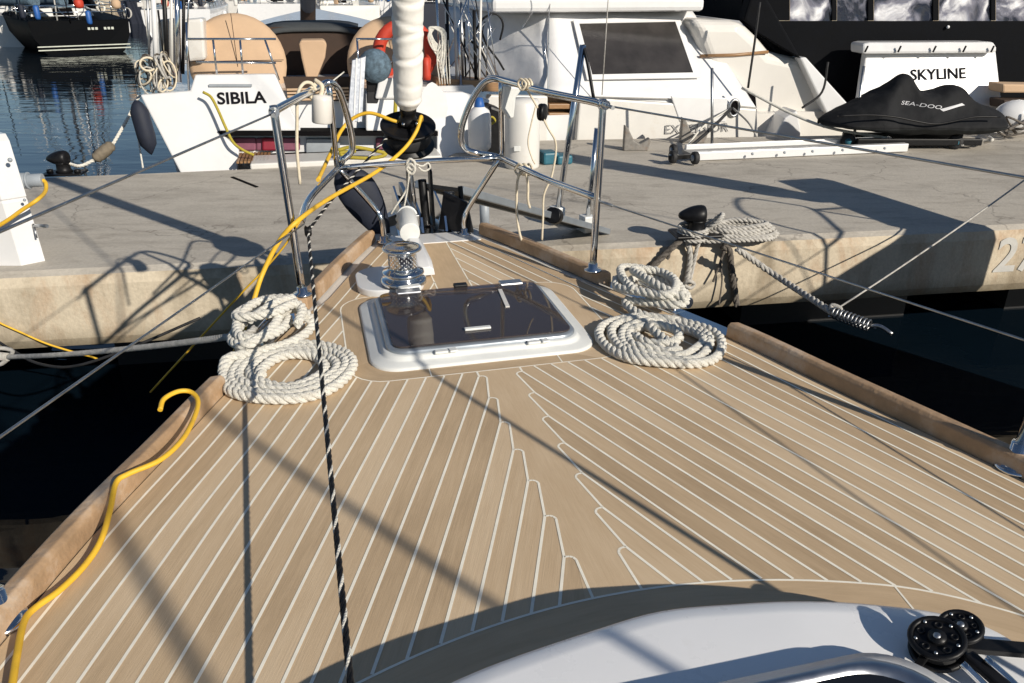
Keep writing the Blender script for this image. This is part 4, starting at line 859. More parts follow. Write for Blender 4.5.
mb.tube([eb.lerp(ec, i/n)+(hx*math.cos(i/n*2*math.pi*10)+hy*math.sin(i/n*2*math.pi*10))*.026 for i in range(n+1)], .006, 7)
mb.tube([eb, ec+ax*.15], .007, 8); mb.tube(smooth([ec, ec+ax*.25+Vector((0, 0, .02)), ec+ax*.55], 4), .012, 8)
mb.build('mooring_spring', m_steel2, None, label='rusty steel mooring spring over the dark water at the right', cat='spring')
mb = MB(); mb.tube(sag(eb, PY(1030, 176, 5.6), .02), .006, 6); mb.build('thin_line', m_rope2, None, label='thin taut line rising to the right from the steel mooring spring', cat='rope')
mb = MB(); cA = W(-.76, .50, .05); cB = PY(8, 357, 3.4)
pth = smooth([CLp for CLp in (W(-.70, .50, .07), cA, cA.lerp(cB, .35)-Vector((0, 0, .012)), cA.lerp(cB, .7)-Vector((0, 0, .012)), cB)], 10)
mb.rope(pth, .011, pitch=.045); mb.tube([cB, PY(-30, 353, 3.5)], .02, 8); mb.tube(smooth([cB+Vector((.03, 0, .03)), cB+Vector((-.05, 0, .04)), cB+Vector((-.05, 0, -.04))], 5, closed=True), .010, 8, closed=True)
mb.build('mooring_line', m_rope2, None, label='grey mooring line leading left from the port bow cleat to a dark shackle', cat='mooring line')
mb = MB(); mb.tube(smooth([PY(-20, 330, 4.2), PY(15, 352, 4.1), PY(40, 364, 4), PY(75, 366, 3.9), PY(130, 348, 3.9), PY(200, 318, 4)], 8), .008, 6); mb.build('thin_line', m_rub, None, label='thin black line drooping past the pontoon face at the lower left', cat='rope')
mb = MB(); mb.tube(sag(PY(-10, 440, 2.2), PN(420, 168), .0), .0035, 6)

# ------------------------------------------------------------------ boat helpers
class Fr:
    def __init__(s, o, h): s.o = Vector(o); s.u = Vector((math.cos(h), math.sin(h), 0)); s.v = Vector((-math.sin(h), math.cos(h), 0))
    def W(s, u, v, z): return s.o+s.u*u+s.v*v+Vector((0, 0, z-s.o.z))
    def PV(s, x, y, v): r = ray(x, y); t = (v-(CAM-s.o).dot(s.v))/r.dot(s.v); return CAM+r*t
    def loc(s, p): d = p-s.o; return d.dot(s.u), d.dot(s.v), p.z
    def uz(s, x, y, v): p = s.PV(x, y, v); return (p-s.o).dot(s.u), p.z
def plane_pt(x, y, p0, n): r = ray(x, y); return CAM+r*((p0-CAM).dot(n)/r.dot(n))
def hull(F, L, beam, zs, zb, m, par, stern=.88, rake=.25, wl=.72, name='hull', bow=1.0):
    mb = MB(); rings = []; N = 14
    for i in range(N+1):
        s = i/N; w = beam/2*(stern+(1-stern)*math.sin(min(1, s/.4)*math.pi/2) if s < .4 else max(.012, (1-((s-.4)/.6)**2.1)))
        z = zs+(zb-zs)*s**1.6; v = s*L
        k = wl*(1-.45*max(0, s-.35)); dv = (rake if i == 0 else 0); bw = (.35*bow if i == N else 0)
        sec_ = [(w*.97, z+.0, v), (w, z-.05, v), (w*(k+.8*(1-k)), z*.45+ZW*.55+.1, v-dv*.5-bw*.4), (w*k, ZW+.08, v-dv-bw), (w*k*.75, ZW-.25, v-dv-bw*1.6), (0.001, ZW-.45, v-dv-bw*2)]
        rings.append([F.W(u, vv, zz) for u, zz, vv in sec_]+[F.W(-u, vv, zz) for u, zz, vv in sec_[::-1]])
    mb.loft(rings, closed=False); a = rings[0]; mb.poly(a)
    n = len(rings[0])
    for A_, B_ in zip(rings, rings[1:]): mb.poly([A_[0], B_[0], B_[-1], A_[-1]])
    return mb.build(name, m, par, fix=True)
def boat(name, p, label, cat, group=None): return empty(name, p, label, cat, group)
def tubes(lst, r, nm, m, par, n=5): 
    mb = MB(); mb.tube(smooth(lst, n), r, 8); return mb.build(nm, m, par)

# ------------------------------------------------------------------ SIBILA, the sailing yacht beyond the pontoon at the left
S = Fr((P(315, 172, ZD).x, 8.25, ZW), R(13)); 
sx = boat('moored_yacht', S.W(0, 0, ZW), 'white sailing yacht with beige wheel covers and SIBILA on its stern, left beyond the pontoon', 'sailing yacht')
S2 = Fr(S.W(0, .42, ZW), R(13))
ul = S.uz(140, 95, .35); ur = S.uz(490, 99, .35)
hull(Fr(S.W((ul[0]+ur[0])/2, .42, ZW), R(13)), 11, (ur[0]-ul[0])*1.0, ul[1], ul[1]+.5, m_gel, sx, stern=.93, wl=.62, rake=.3)
def panel(F, px, v0, v1, y0_, y1_, d, nm, m, par, bevel=.01):   # raked panel: plane leans from v0 at pixel row y0_ to v1 at row y1_
    mb = MB(); mb.prism([F.PV(x, y, v0+(v1-v0)*(y-y0_)/(y1_-y0_)) for x, y in px], F.v*d); return mb.build(nm, m, par, bevel=bevel, fix=True)
tp = panel(S, [(140, 95), (190, 91), (195, 75), (275, 74), (288, 103), (301, 131), (219, 131), (239, 150), (237, 182), (186, 184)], .32, -.02, 75, 180, .10, 'transom', m_gel, sx, .015)
panel(S, [(366, 93), (415, 92), (462, 92), (490, 100), (468, 182), (400, 182), (437, 150), (437, 131), (366, 131)], .32, -.02, 75, 180, .10, 'transom', m_gel, sx, .015)
p_a, p_b, p_c = [S.PV(x, y, .32-.34*(y-75)/105) for x, y in ((218, 104.5), (267, 103), (219, 90.5))]
text_mb('SIBILA', p_a-S.v*.006, p_b-p_a, p_c-p_a, (p_c-p_a).length*.86, .004, width=(p_b-p_a).length, bold=.022).build('ship_name', m_txt, tp)
mb = MB(); mb.prism([S.PV(x, y, .27) for x, y in ((209, 84), (252, 84), (252, 86.5), (209, 86.5))], S.v*-.01); mb.build('vent_slot', m_grey, tp)
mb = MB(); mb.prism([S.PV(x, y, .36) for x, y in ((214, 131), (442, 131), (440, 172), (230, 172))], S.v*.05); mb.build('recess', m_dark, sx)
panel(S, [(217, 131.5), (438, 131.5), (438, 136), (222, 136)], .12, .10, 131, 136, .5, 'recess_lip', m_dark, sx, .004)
mb = MB(); a_, b_ = S.uz(250, 165, -.3), S.uz(442, 163, -.3); mb.prism([S.W(a_[0], -.3, a_[1]-.05), S.W(b_[0], -.3, a_[1]-.05), S.W(b_[0], .14, a_[1]-.05), S.W(a_[0], .14, a_[1]-.05)], (0, 0, .06)); mb.build('swim_platform', m_gel2, sx, bevel=.015)
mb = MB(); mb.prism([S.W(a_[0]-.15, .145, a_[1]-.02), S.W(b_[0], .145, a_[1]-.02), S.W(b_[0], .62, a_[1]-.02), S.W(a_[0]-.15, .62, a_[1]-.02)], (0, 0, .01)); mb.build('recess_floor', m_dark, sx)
mb = MB()
for k in range(9): mb.box(S.W(S.uz(238, 160, -.1)[0]+.0+.035*k, .12, a_[1]+.0), (.024, .55, .02), rz=R(13))
mb.build('grating', m_wood, sx)
m_crim = mat('crimson_box', (.22, .012, .03), .6)
for x_0, x_1, mm in ((232, 256, m_pink), (256, 300, m_pink), (376, 402, m_pink), (262, 276, m_crim)):
    mb = MB(); mb.prism([S.PV(x, y, .28 if mm is m_pink else .24) for x, y in ((x_0, 138), (x_1, 138), (x_1, 151), (x_0, 151))], S.v*.06); mb.build('cushion', mm, sx, bevel=.02)
mb = MB(); mb.prism([S.PV(x, y, .28) for x, y in ((306, 139), (340, 139), (340, 156), (306, 156))], S.v*.06); mb.build('locker_door', m_grey, sx, bevel=.01)
# cockpit
mb = MB(); mb.prism([S.PV(x, y, 1.75) for x, y in ((262, 27), (368, 27), (380, 108), (255, 108))], S.v*.05); mb.build('bulkhead', m_brown, sx)
mb = MB(); mb.prism([S.PV(x, y, .33) for x, y in ((283, 77), (352, 77), (351, 101), (289, 101))], S.v*.05); mb.build('cockpit_step', m_brown, sx)
mb = MB()
for i in range(4): mb.box(S.W(S.uz(318, 90, .3)[0], .31, S.uz(315, 89+3.4*i, .3)[1]), (.62, .02, .02), rz=R(13))
mb.build('cockpit_slats', m_beige, sx)
rings = []
for v_, y_, hh in ((1.7, 31, 0), (1.72, 27, 0), (1.9, 23, 0), (3.2, 20, 0)):
    l, r_ = S.uz(264, y_+1, v_), S.uz(358, y_+1, v_); z_ = S.uz(310, y_, v_)[1]
    rings.append([S.W(l[0]+(r_[0]-l[0])*t, v_, z_-.05*(2*t-1)**4) for t in [i/10 for i in range(11)]])
mb = MB(); mb.loft(rings, closed=False); mb.build('spray_hood', m_hood, sx, solid=.03)
mb = MB(); mb.loft([[S.W(S.uz(x, 45, 1.2)[0], 1.2+d_*.6, S.uz(312, y, 1.2)[1]) for x, d_ in ((xa, 0), (xb, 0), (xb, .5), (xa, .5))] for y, xa, xb in ((104, 304, 314), (80, 303, 313), (58, 300, 324), (44, 299, 327), (40, 301, 324))], sm=False); mb.build('table_cover', m_beige, sx, bevel=.02)
def wheel(cx_, cy_, rpx, v):
    c = S.PV(cx_, cy_, v); rad = rpx*((c-CAM).dot(Vector((0, CP, -SP))))/FPX; ax = -S.v+Vector((0, 0, .25))
    mb = MB(); mb.lathe(c, [(0, -.06), (rad*.9, -.055), (rad, -.02), (rad, .02), (rad*.9, .06), (rad*.45, .075), (0, .08)], 36, axis=ax)
    o = mb.build('wheel_cover', m_beige, sx)
    mb = MB(); mb.tube([c+S.u*(rad*.95*t)+Vector((0, 0, .03))-S.v*.09 for t in (-1, 1)], .004, 6); mb.tube([c-S.v*.086+Vector((0, 0, rad*.98*t)) for t in (-.2, 1)], .004, 6); mb.build('seam', m_brown, o)
    mb = MB(); mb.box(c+S.v*.25+Vector((0, 0, -.5)), (.3, .3, .9), rz=R(13)); mb.build('steering_pedestal', m_gel, sx, bevel=.04)
wheel(238, 63, 47, 1.1); wheel(394, 65, 46, 1.1)
for pts in ([(186, 39), (276, 39)], [(196, 62), (276, 63)], [(213, 40), (217, 75)], [(240, 40), (243, 75)], [(265, 40), (279, 80)], [(356, 39), (392, 39)], [(358, 62), (392, 62)], [(357, 39), (360, 82)], [(186, 22), (189, 92)]):
    tubes([S.PV(x, y, .35) for x, y in pts], .011, 'guard_rail', m_steel, sx, 2)
mb = MB(); mb.tube([S.PV(308, 24, 4.5), S.PV(308, -400, 4.5)], .11, 14); mb.build('mast', m_brown, sx)
mb = MB(); mb.tube([S.PV(308, 6, 4.3), S.PV(308, -40, 2.2)], .10, 12); mb.build('boom', m_navy, sx)
panel(S, [(352, 60), (366, 56), (362, 122), (347, 122)], .1, -.05, 56, 122, .04, 'folded_gangway', m_alu, sx, .006)
for x in (356, 361): panel(S, [(x, 58), (x+1.6, 58), (x-1.4, 122), (x-3, 122)], .09, -.06, 58, 122, .004, 'gangway_rib', m_gel, sx, 0)
ob = S.PV(375, 66, .25); mb = MB(); mb.ball(ob, .17, sc=(1, .9, 1), n=10); om = mb.build('outboard_motor', m_bluefab, sx)
mb = MB(); mb.loft([[S.PV(x, y, v_) for x, y in ((x0_, y), (x1_, y))]+[S.PV(x1_, y, v_+.12), S.PV(x0_, y, v_+.12)] for y, x0_, x1_, v_ in ((80, 366, 384, .25), (92, 367, 380, .25), (118, 366, 376, .2))], sm=False); mb.build('leg', m_blk, om, bevel=.01)
panel(S, [(379, 78), (400, 78), (402, 99), (375, 99)], .2, .2, 0, 1, .25, 'locker', m_gel, sx, .02)
lb = S.PV(405, 53, .55); rad = .275
mb = MB(); mb.tube([lb+S.u*rad*math.cos(t)+Vector((0, 0, 1))*rad*math.sin(t)*1.0 for t in [R(-90+35+290*i/24) for i in range(25)]], .068, 12); lbo = mb.build('lifebuoy', m_red, None, label='red horseshoe lifebuoy hung on the stern rail beside the blue-grey outboard cover', cat='lifebuoy')
mb = MB(); mb.lathe(S.PV(427, 80, .4), [(0, 0), (.04, .0), (.045, .05), (.04, .14), (.035, .22), (0, .23)], 14); mb.build('danger_light', m_red, None, label='small red rescue light hanging below the furled sail at the right', cat='rescue light')
# gear on the port quarter
for i, (xa, ya_, xb, yb_, r_, mm) in enumerate(((152, -30, 157, 82, .025, m_gel), (163, -30, 168, 86, .022, m_blk), (176, -30, 179, 82, .028, m_steel), (171, -30, 172, 70, .014, m_gel2), (158, 10, 166, 74, .010, m_blk), (147, -20, 150, 80, .012, m_steel2), (184, -30, 183, 74, .016, m_blk), (168, -20, 162, 80, .007, m_rope3), (190, -30, 186, 60, .008, m_steel), (143, 0, 153, 78, .006, m_rope2), (178, -30, 190, 66, .006, m_blk))):
    mb = MB(); mb.tube([S.PV(xa, ya_, .5), S.PV(xb, yb_, .5)], r_, 10); mb.build('pole', mm, sx)
panel(S, [(157, 20), (176, 18), (176, 66), (160, 68)], .6, .6, 0, 1, .1, 'liferaft_case', m_gel2, sx, .03)
panel(S, [(181, 20), (203, 18), (206, 60), (186, 62)], .9, .9, 0, 1, .3, 'bench_back', m_gel2, sx, .03)
mb = MB(); random.seed(9)
for k in range(26):
    p_ = S.PV(random.uniform(142, 172), random.uniform(64, 86), .4+random.uniform(-.12, .12)); r1, r2 = random.uniform(.04, .10), random.uniform(.06, .15); th = random.uniform(0, 3.1); tl_ = random.uniform(-.6, .6)
    mb.tube([p_+(S.u*math.cos(th)+S.v*math.sin(th))*r1*math.cos(t)+Vector((0, 0, 1))*r2*math.sin(t)+S.u*tl_*r1*math.sin(t) for t in [2*math.pi*i/16 for i in range(16)]], random.uniform(.006, .012), 6, k % 3, closed=True)
mb.build('rope_tangle', [m_rope3, m_rope2, m_dirty], None, label='tangle of pale rope heaped on the port stern corner of the white yacht', cat='rope')
mb = MB(); c_ = S.PV(151, 153, .05); mb.lathe(c_, [(0, -.02), (.02, 0), (.075, .08), (.085, .16), (.085, .40), (.05, .47), (.02, .50), (0, .50)], 16, axis=Vector((-.10, 0, 1))); mb.build('hanging_fender', m_navy, None, label='dark pointed fender hanging at the port corner of the white stern', cat='fender')
mb = MB(); mb.tube(smooth([S.PV(x, y, .12-.2*(y-90)/60) for x, y in ((203, 92), (211, 97), (218, 110), (225, 126), (233, 142), (243, 150), (254, 155))], 5), .014, 7); mb.build('yellow_line', m_yel2, None, label='yellow line hanging down the white stern across its painted name', cat='rope')
mb = MB(); mb.tube(smooth([S.PV(396, 60, .2), S.PV(396, 90, .0), S.PV(395, 118, -.2)], 5), .02, 7); mb.build('yellow_line', m_yel2, None, label='yellow-green strap hanging upright left of the furling drum', cat='strap')
mb = MB(); mb.tube(smooth([S.PV(344, 72, .2), S.PV(330, 84, 0), S.PV(322, 100, -.1)], 5), .007, 6); mb.build('thin_line', m_rope, None, label='thin line slanting down from the folded silver gangway of the left yacht', cat='rope'); mb = MB()
mb.tube(smooth([S.PV(x, y, -.3) for x, y in ((338, 150), (352, 147), (372, 150), (386, 154), (372, 158), (350, 157), (340, 153), (356, 151))], 6), .018, 7); mb.build('yellow_line', m_yel2, None, label='yellow-green line bundled on the swim platform behind the pulpit', cat='rope')
mb = MB(); mb.loft([[S.PV(x, y, .18) for x, y in ((cx_-w_, yy), (cx_, yy-2), (cx_+w_, yy))] for yy, w_, cx_ in ((84, 4, 432), (95, 13, 433), (108, 16, 432), (120, 15, 431), (130, 9, 430))], closed=False); mb.build('plastic_wrap', m_wcan, sx)
# rods and lines standing on the starboard quarter
random.seed(21); rods = [(436, 0, 441, 78), (447, 8, 450, 150), (454, 5, 457, 88), (461, 14, 463, 85), (468, 2, 470, 84), (474, 22, 476, 80), (481, 10, 479, 86), (489, 16, 486, 82), (458, 40, 461, 86), (464, 34, 466, 88)]+[(random.uniform(436, 500), random.uniform(-5, 45), random.uniform(440, 500), random.uniform(70, 92)) for _ in range(16)]
for i, (xa, ya_, xb, yb_) in enumerate(rods):
    mm = [m_steel, m_blk, m_gel2, m_steel2][i % 4]; rt = empty('upright_rod', S.PV(xb, yb_, .6), None, None)
    mb = MB(); vv_ = random.uniform(.45, 1.0); mb.tube([S.PV(xa, ya_-12, vv_), S.PV(xb, yb_, vv_)], random.uniform(.005, .02) if i < 10 else random.uniform(.004, .009), 8); bpy.data.objects.remove(rt)
    mb.build('rod', mm, sx)
panel(S, [(436, 78), (500, 82), (500, 92), (436, 90)], .5, .5, 0, 1, .4, 'rod_rack', m_wood, sx, .01)
mb = MB()
for k in range(8): mb.tube(smooth([S.PV(434+random.uniform(-4, 4), 27, .4), S.PV(442+random.uniform(-2, 5), 32+k, .38), S.PV(438+k*.6, 50+4*k, .4), S.PV(432+k, 48, .42), S.PV(430+random.uniform(-2, 2), 36, .4)], 5, closed=True), .009, 6, closed=True)
for k in range(5): mb.tube(smooth([S.PV(440+2*k, 40, .4), S.PV(437+3*k, 60, .4), S.PV(440+2.5*k, 84, .4)], 5), .006, 6)
mb.build('hanging_line', m_rope, None, label='white line coiled and hung on the rail to the right of the furled sail', cat='rope')
mb = MB()
for pts in ([(476, 30), (484, 18), (496, 14), (503, 24), (500, 40)], [(481, 30), (487, 45), (498, 60), (504, 70)], [(470, 40), (480, 50), (486, 62)]): mb.tube(smooth([S.PV(x, y, .7) for x, y in pts], 6), .012, 7)
mb.build('hose', m_blk, sx)

# ------------------------------------------------------------------ EXCELSIOR, the white motor boat in the middle
E_ = Fr((P(655, 137, ZD).x, P(655, 137, ZD).y+.15, ZW), R(13))
ex = boat('motor_boat', E_.W(0, 0, ZW), 'white motor boat enclosed in a white canvas awning with one dark window, mid picture', 'motor boat')
ule, ure = E_.uz(487, 100, .0), E_.uz(757, 108, 0)
hull(Fr(E_.W((ule[0]+ure[0])/2, .12, ZW), R(13)), 10, ure[0]-ule[0], ure[1]-.02, ure[1]+.4, m_gel, ex, stern=.96, wl=.8, rake=.0)
et = panel(E_, [(580, 97), (757, 109), (760, 170), (574, 170)], 0, 0, 0, 1, .10, 'transom', m_gel2, ex, .02)
panel(E_, [(487, 95), (548, 96), (548, 170), (490, 170)], .02, .02, 0, 1, .1, 'transom', m_gel2, ex, .02)
mb = MB(); mb.prism([E_.PV(x, y, .35) for x, y in ((545, 96), (582, 96), (582, 140), (545, 140))], E_.v*.05); mb.build('doorway', m_wood, ex)
for y in (104, 113, 124): mb = MB(); mb.prism([E_.PV(x, yy, .15) for x, yy in ((549, y), (579, y), (579, y+5), (549, y+5))], E_.v*.2); mb.build('step', m_wood, ex, bevel=.008)
panel(E_, [(671, 96), (728, 98), (726, 122), (680, 122)], -.012, -.012, 0, 1, .03, 'locker_panel', m_gel, ex, .01)
pa_, pb_ = E_.PV(665, 134, -.016), E_.PV(728, 134, -.016)
text_mb('EXCELSIOR', pa_, E_.u, (0, 0, 1), (E_.PV(665, 124, -.016)-pa_).length*.9, .003, width=(pb_-pa_).length).build('ship_name', m_txtg, et)
hz = E_.PV(734, 108, -.02); mb = MB(); mb.tube([hz+(E_.u*.065*math.cos(t)+Vector((0, 0, .095))*math.sin(t)) for t in [2*math.pi*i/20 for i in range(20)]], .018, 8, closed=True); mb.build('hawse_ring', m_steel2, ex)
mb = MB(); mb.poly([hz+E_.v*.006+(E_.u*.06*math.cos(t)+Vector((0, 0, .09))*math.sin(t)) for t in [2*math.pi*i/20 for i in range(20)]][::1]); mb.build('hawse_hole', m_dark, ex)
# canvas
bl, br = E_.uz(487, 95, .05), E_.uz(757, 109, .05); tl, tr_ = E_.uz(547, 10, 1.0), E_.uz(691, 9, 1.0); zbot = bl[1]; ztop = tr_[1]
al = E_.uz(548, 95, .05)
A0, A1, A2, A3 = E_.W(al[0], .05, zbot), E_.W(br[0], .05, br[1]), E_.W(tr_[0], 1.0, ztop), E_.W(tl[0], 1.0, ztop)
C0 = E_.W(bl[0]-.15, 2.2, zbot+.05); C1 = E_.W(bl[0]+.0, 3.0, ztop); D0 = E_.W(br[0], 4, zbot); D1 = E_.W(tr_[0], 4, ztop)
cv = empty('canopy', A0, None, None); cv.parent = ex; cv.location = A0-WL[ex.name]
pn = (A1-A0).cross(A3-A0).normalized()
if pn.y > 0: pn = -pn
A2 = plane_pt(691, 9, A0, pn); D1 = Vector((D1.x, D1.y, A2.z))
def sheet(a, b, c, d, nm, m, bulge=.03, nu=14, nv=10, par=cv, amp=.02, fr=2.1):
    a, b, c, d = map(Vector, (a, b, c, d)); n = (b-a).cross(d-a).normalized(); mb = MB(); rows = []
    for j in range(nv+1):
        t = j/nv; rows.append([(a.lerp(d, t)).lerp(b.lerp(c, t), i/nu)+n*(bulge*4*(i/nu)*(1-i/nu)*0-bulge*math.sin(math.pi*t)*math.sin(math.pi*i/nu)+amp*math.sin(i*fr+j*.8)*math.sin(math.pi*t)*.6) for i in range(nu+1)])
    mb.loft(rows, closed=False); return mb.build(nm, m, par, solid=.004)
sheet(A0, A1, A2, A3, 'aft_panel', m_wcan, .02, amp=.006)
sheet(C0, A0, A3, C1, 'side_panel', m_wcan, -.04, amp=.028, fr=.9)
sheet(A1, D0, D1, A2, 'side_panel', m_wcan, .03)
pn = (A1-A0).cross(A3-A0).normalized(); 
if pn.y > 0: pn = -pn
wq = [plane_pt(x, y, A0+pn*.035, pn) for x, y in ((579, 24), (675, 22), (693, 73), (592, 75))]
mb = MB(); mb.prism(wq, pn*.004); mb.build('window', m_winv, cv)
wq2 = [plane_pt(x, y, A0+pn*.03, pn) for x, y in ((573, 20), (679, 17), (700, 78), (587, 80))]
mb = MB()
for i in range(4):
    mb.prism([wq2[i], wq2[(i+1) % 4], wq[(i+1) % 4], wq[i]], pn*.009)
mb.build('window_hem', m_wcan, cv)
mb = MB(); mb.tube([plane_pt(548, 93, A0+pn*.03, pn), plane_pt(549, 12, A0+pn*.03, pn)], .008, 6); mb.build('zip', m_grey, cv)
mb = MB(); mb.tube([plane_pt(582, 97, A0+pn*.03, pn), plane_pt(668, 99, A0+pn*.03, pn), plane_pt(756, 108, A0+pn*.03, pn)], .010, 6); mb.build('hem_rail', m_lead, cv)
mb = MB(); hl, hr = E_.uz(492, 9, .75), E_.uz(705, 5, .75); mb.prism([E_.W(hl[0], .75, ztop-.02), E_.W(hr[0], .75, ztop-.02), E_.W(hr[0], 5, ztop-.02), E_.W(hl[0], 5, ztop-.02)], (0, 0, .16)); mb.build('hardtop', m_gel, ex, bevel=.05)
mb = MB(); mb.prism([E_.W(hl[0]+.25, 1.5, ztop+.14), E_.W(hr[0]-.25, 1.5, ztop+.14), E_.W(hr[0]-.4, 4.6, ztop+.9), E_.W(hl[0]+.4, 4.6, ztop+.9)], (0, 0, .2)); mb.build('flybridge', m_gel, ex, bevel=.06, fix=True)
mb = MB(); mb.tube([E_.PV(536, 6, .9), E_.PV(506, 55, 1.6)], .012, 7); mb.tube([E_.PV(551, -5, .8), E_.PV(541, 92, .3)], .006, 6); mb.build('awning_pole', m_steel, cv)
mb = MB(); mb.tube([E_.PV(612, -60, -.3), E_.PV(602, 95, -.1)], .006, 6); mb.build('hanging_line', m_rope2, None, label='thin upright line in front of the dark canvas window', cat='rope')

# gear between the two sterns
mb = MB(); c_ = P(522, 167, ZD); hh = (PY(522, 95, c_.y)-c_).length*.96
mb.lathe(c_, [(0, 0), (.165, 0), (.17, .02), (.17, hh-.05), (.15, hh-.01), (.0, hh)], 24); wc_ = mb.build('dock_locker', m_gel2, None, label='white cylindrical dock post standing behind the starboard pulpit half', cat='dock post')
mb = MB(); mb.box(c_+Vector((-.05, -.172, hh*.32)), (.06, .012, .05)); mb.build('socket_cover', m_lgrey, wc_, bevel=.004)
mb = MB(); c_ = S.PV(480, 152, -.25); mb.lathe(c_, [(0, -.03), (.06, -.01), (.115, .05), (.12, .1), (.12, .36), (.10, .42), (.03, .47), (.025, .52), (0, .52)], 20); fo = mb.build('hanging_fender', m_gel, None, label='white fender with a blue top hanging between the two white sterns', cat='fender')
mb = MB(); mb.lathe(c_+Vector((0, 0, .44)), [(.05, 0), (.055, .02), (.035, .10), (0, .105)], 16); mb.build('cap', m_blue, fo)
panel(S, [(489, 105), (503, 110), (503, 158), (484, 158)], -.1, -.1, 0, 1, .3, 'fender_rack', m_blk, sx, .03)
mb = MB(); mb.tube(smooth([S.PV(x, y, -.2) for x, y in ((491, 116), (488, 126), (482, 138), (477, 150))], 5), .014, 7); mb.tube(smooth([S.PV(x, y, -.2) for x, y in ((486, 120), (492, 117), (495, 121), (490, 124), (487, 119))], 5), .012, 6); mb.build('yellow_line', m_yel2, None, label='yellow-green line hanging beside the white fender between the sterns', cat='rope')
mb = MB(); c_ = P(553, 163, ZD)
for dx, sz in ((-.05, .12), (.09, .09)): mb.box(c_+Vector((dx, .02*dx, sz*.5)), (.16, .2, sz), rz=.3)
mb.build('water_pipe_box', m_teal, None, label='small dark teal box on the pontoon between the white post and the silver pole', cat='box', bevel=.02)
# ------------------------------------------------------------------ boarding gangway from the bow to the pontoon
gw = empty('boarding_gangway', W(.5, 2.9, ZD), 'narrow dark gangway with two silver posts, sloping from the bow to the pontoon', 'gangway')
g0, g1 = W(.12, 1.98, .13), P(592, 229, ZD+.02); gs = (g1-g0).cross(Vector((0, 0, 1))).normalized()
for s in (-.13, .13):
    mb = MB(); mb.bar(g0+gs*s, g1+gs*s, .028, .04); mb.build('side_beam', m_alud, gw, bevel=.004)
mb = MB(); mb.bar(g0, g1, .24, .018); mb.build('tread_plank', m_rub, gw)
mb = MB()
for t in (.25, .45, .62, .78, .92): mb.bar(g0.lerp(g1, t)-gs*.12+Vector((0, 0, .012)), g0.lerp(g1, t)+gs*.12+Vector((0, 0, .012)), .02, .008)
mb.build('grip_strips', m_grey, gw)
pb1 = P(557, 217, ZD+.06); pt1 = PY(583, 45, pb1.y-.05); pb2 = P(587, 226, ZD+.05); pt2 = PY(597, 128, pb2.y)
mb = MB(); mb.tube([pb1, pt1], .022, 14); mb.build('post', m_steel, gw); mb = MB(); mb.tube([pb2, pt2], .018, 14); mb.build('post', m_steel, gw)
for p in (pb1, pb2): mb = MB(); mb.box(p+Vector((0, 0, .02)), (.09, .10, .12), rz=.4); mb.build('post_socket', m_lgrey, gw, bevel=.008)
mb = MB(); mb.tube(smooth([pt1, PY(588, 65, pb1.y-.1), PY(594, 100, pb1.y-.15)], 5), .012, 7); mb.build('strap', m_blk, gw)
mb = MB(); mb.tube([P(485, 233, ZD), PY(484, 196, P(485, 233, ZD).y)], .035, 14); mb.build('support_leg', m_grey, gw)
mb = MB(); mb.tube([g0.lerp(g1, .5)+gs*.15, g0.lerp(g1, .53)+gs*.15], .05, 12); mb.build('roller', m_blk, gw)
# ------------------------------------------------------------------ gear on the far side of the pontoon
gb = empty('passerelle', P(790, 152, ZD), 'long white wheeled gangplank lying flat along the far edge of the pontoon', 'gangplank')
a_, b_ = P(693, 156, ZD+.05), P(906, 147, ZD+.05)
mb = MB(); mb.bar(a_, b_, .08, .085); mb.bar(a_+Vector((0, .4, 0)), b_+Vector((0, .4, 0)), .05, .085); bb = mb.build('side_beam', m_gel, gb, bevel=.008)
mb = MB(); mb.bar(a_+Vector((0, .2, -.02)), b_+Vector((0, .2, -.02)), .34, .03); mb.build('plank', m_lead, gb)
for x in (697, 752, 784, 812, 842, 884): mb = MB(); mb.lathe(P(x, 156-(x-693)*.042, ZD+.07)+Vector((0, -.012, 0)), [(.014, 0), (.014, -.012), (0, -.013)], 8, axis=(0, 1, 0)); mb.build('bolt', m_grey, gb)
for dx, dy in ((-.09, -.05), (.12, -.1), (-.02, .3)):
    mb = MB(); mb.lathe(P(681, 156, ZD+.075)+Vector((dx, dy, 0)), [(.03, -.025), (.058, -.025), (.064, -.015), (.064, .015), (.058, .025), (.03, .025)], 20, axis=(1, .25, 0)); wh_ = mb.build('wheel', m_rub, gb)
    mb = MB(); mb.lathe(P(681, 156, ZD+.075)+Vector((dx, dy, 0)), [(0, -.035), (.03, -.035), (.03, .035), (0, .035)], 12, axis=(1, .25, 0)); mb.build('hub', m_grey, wh_)
mb = MB(); mb.bar(P(670, 158, ZD+.08), a_, .04, .04); mb.build('axle_frame', m_blk, gb)
for x0_, y0_, x1_, y1_, lb_ in ((712, 143, 712, 68, 'thin upright grey pole on the pontoon right of the dark canvas window'), (853, 138, 864, 66, 'leaning grey pole at the white gangplank in front of the covered jet ski')):
    b_p = P(x0_, y0_+6, ZD); mb = MB(); mb.tube([b_p, PY(x1_, y1_, b_p.y)], .016, 10); mb.lathe(b_p, [(.0, 0), (.05, 0), (.05, .02), (.02, .03)], 12); mb.build('steel_pole', m_steel2, None, label=lb_, cat='pole', group='thin poles on the pontoon')
m_cleat = mat('rusty_grey_paint', (.22, .205, .185), .75, var=.25, scale=18, dirt=((.20, .11, .06), 14, .55, .6))
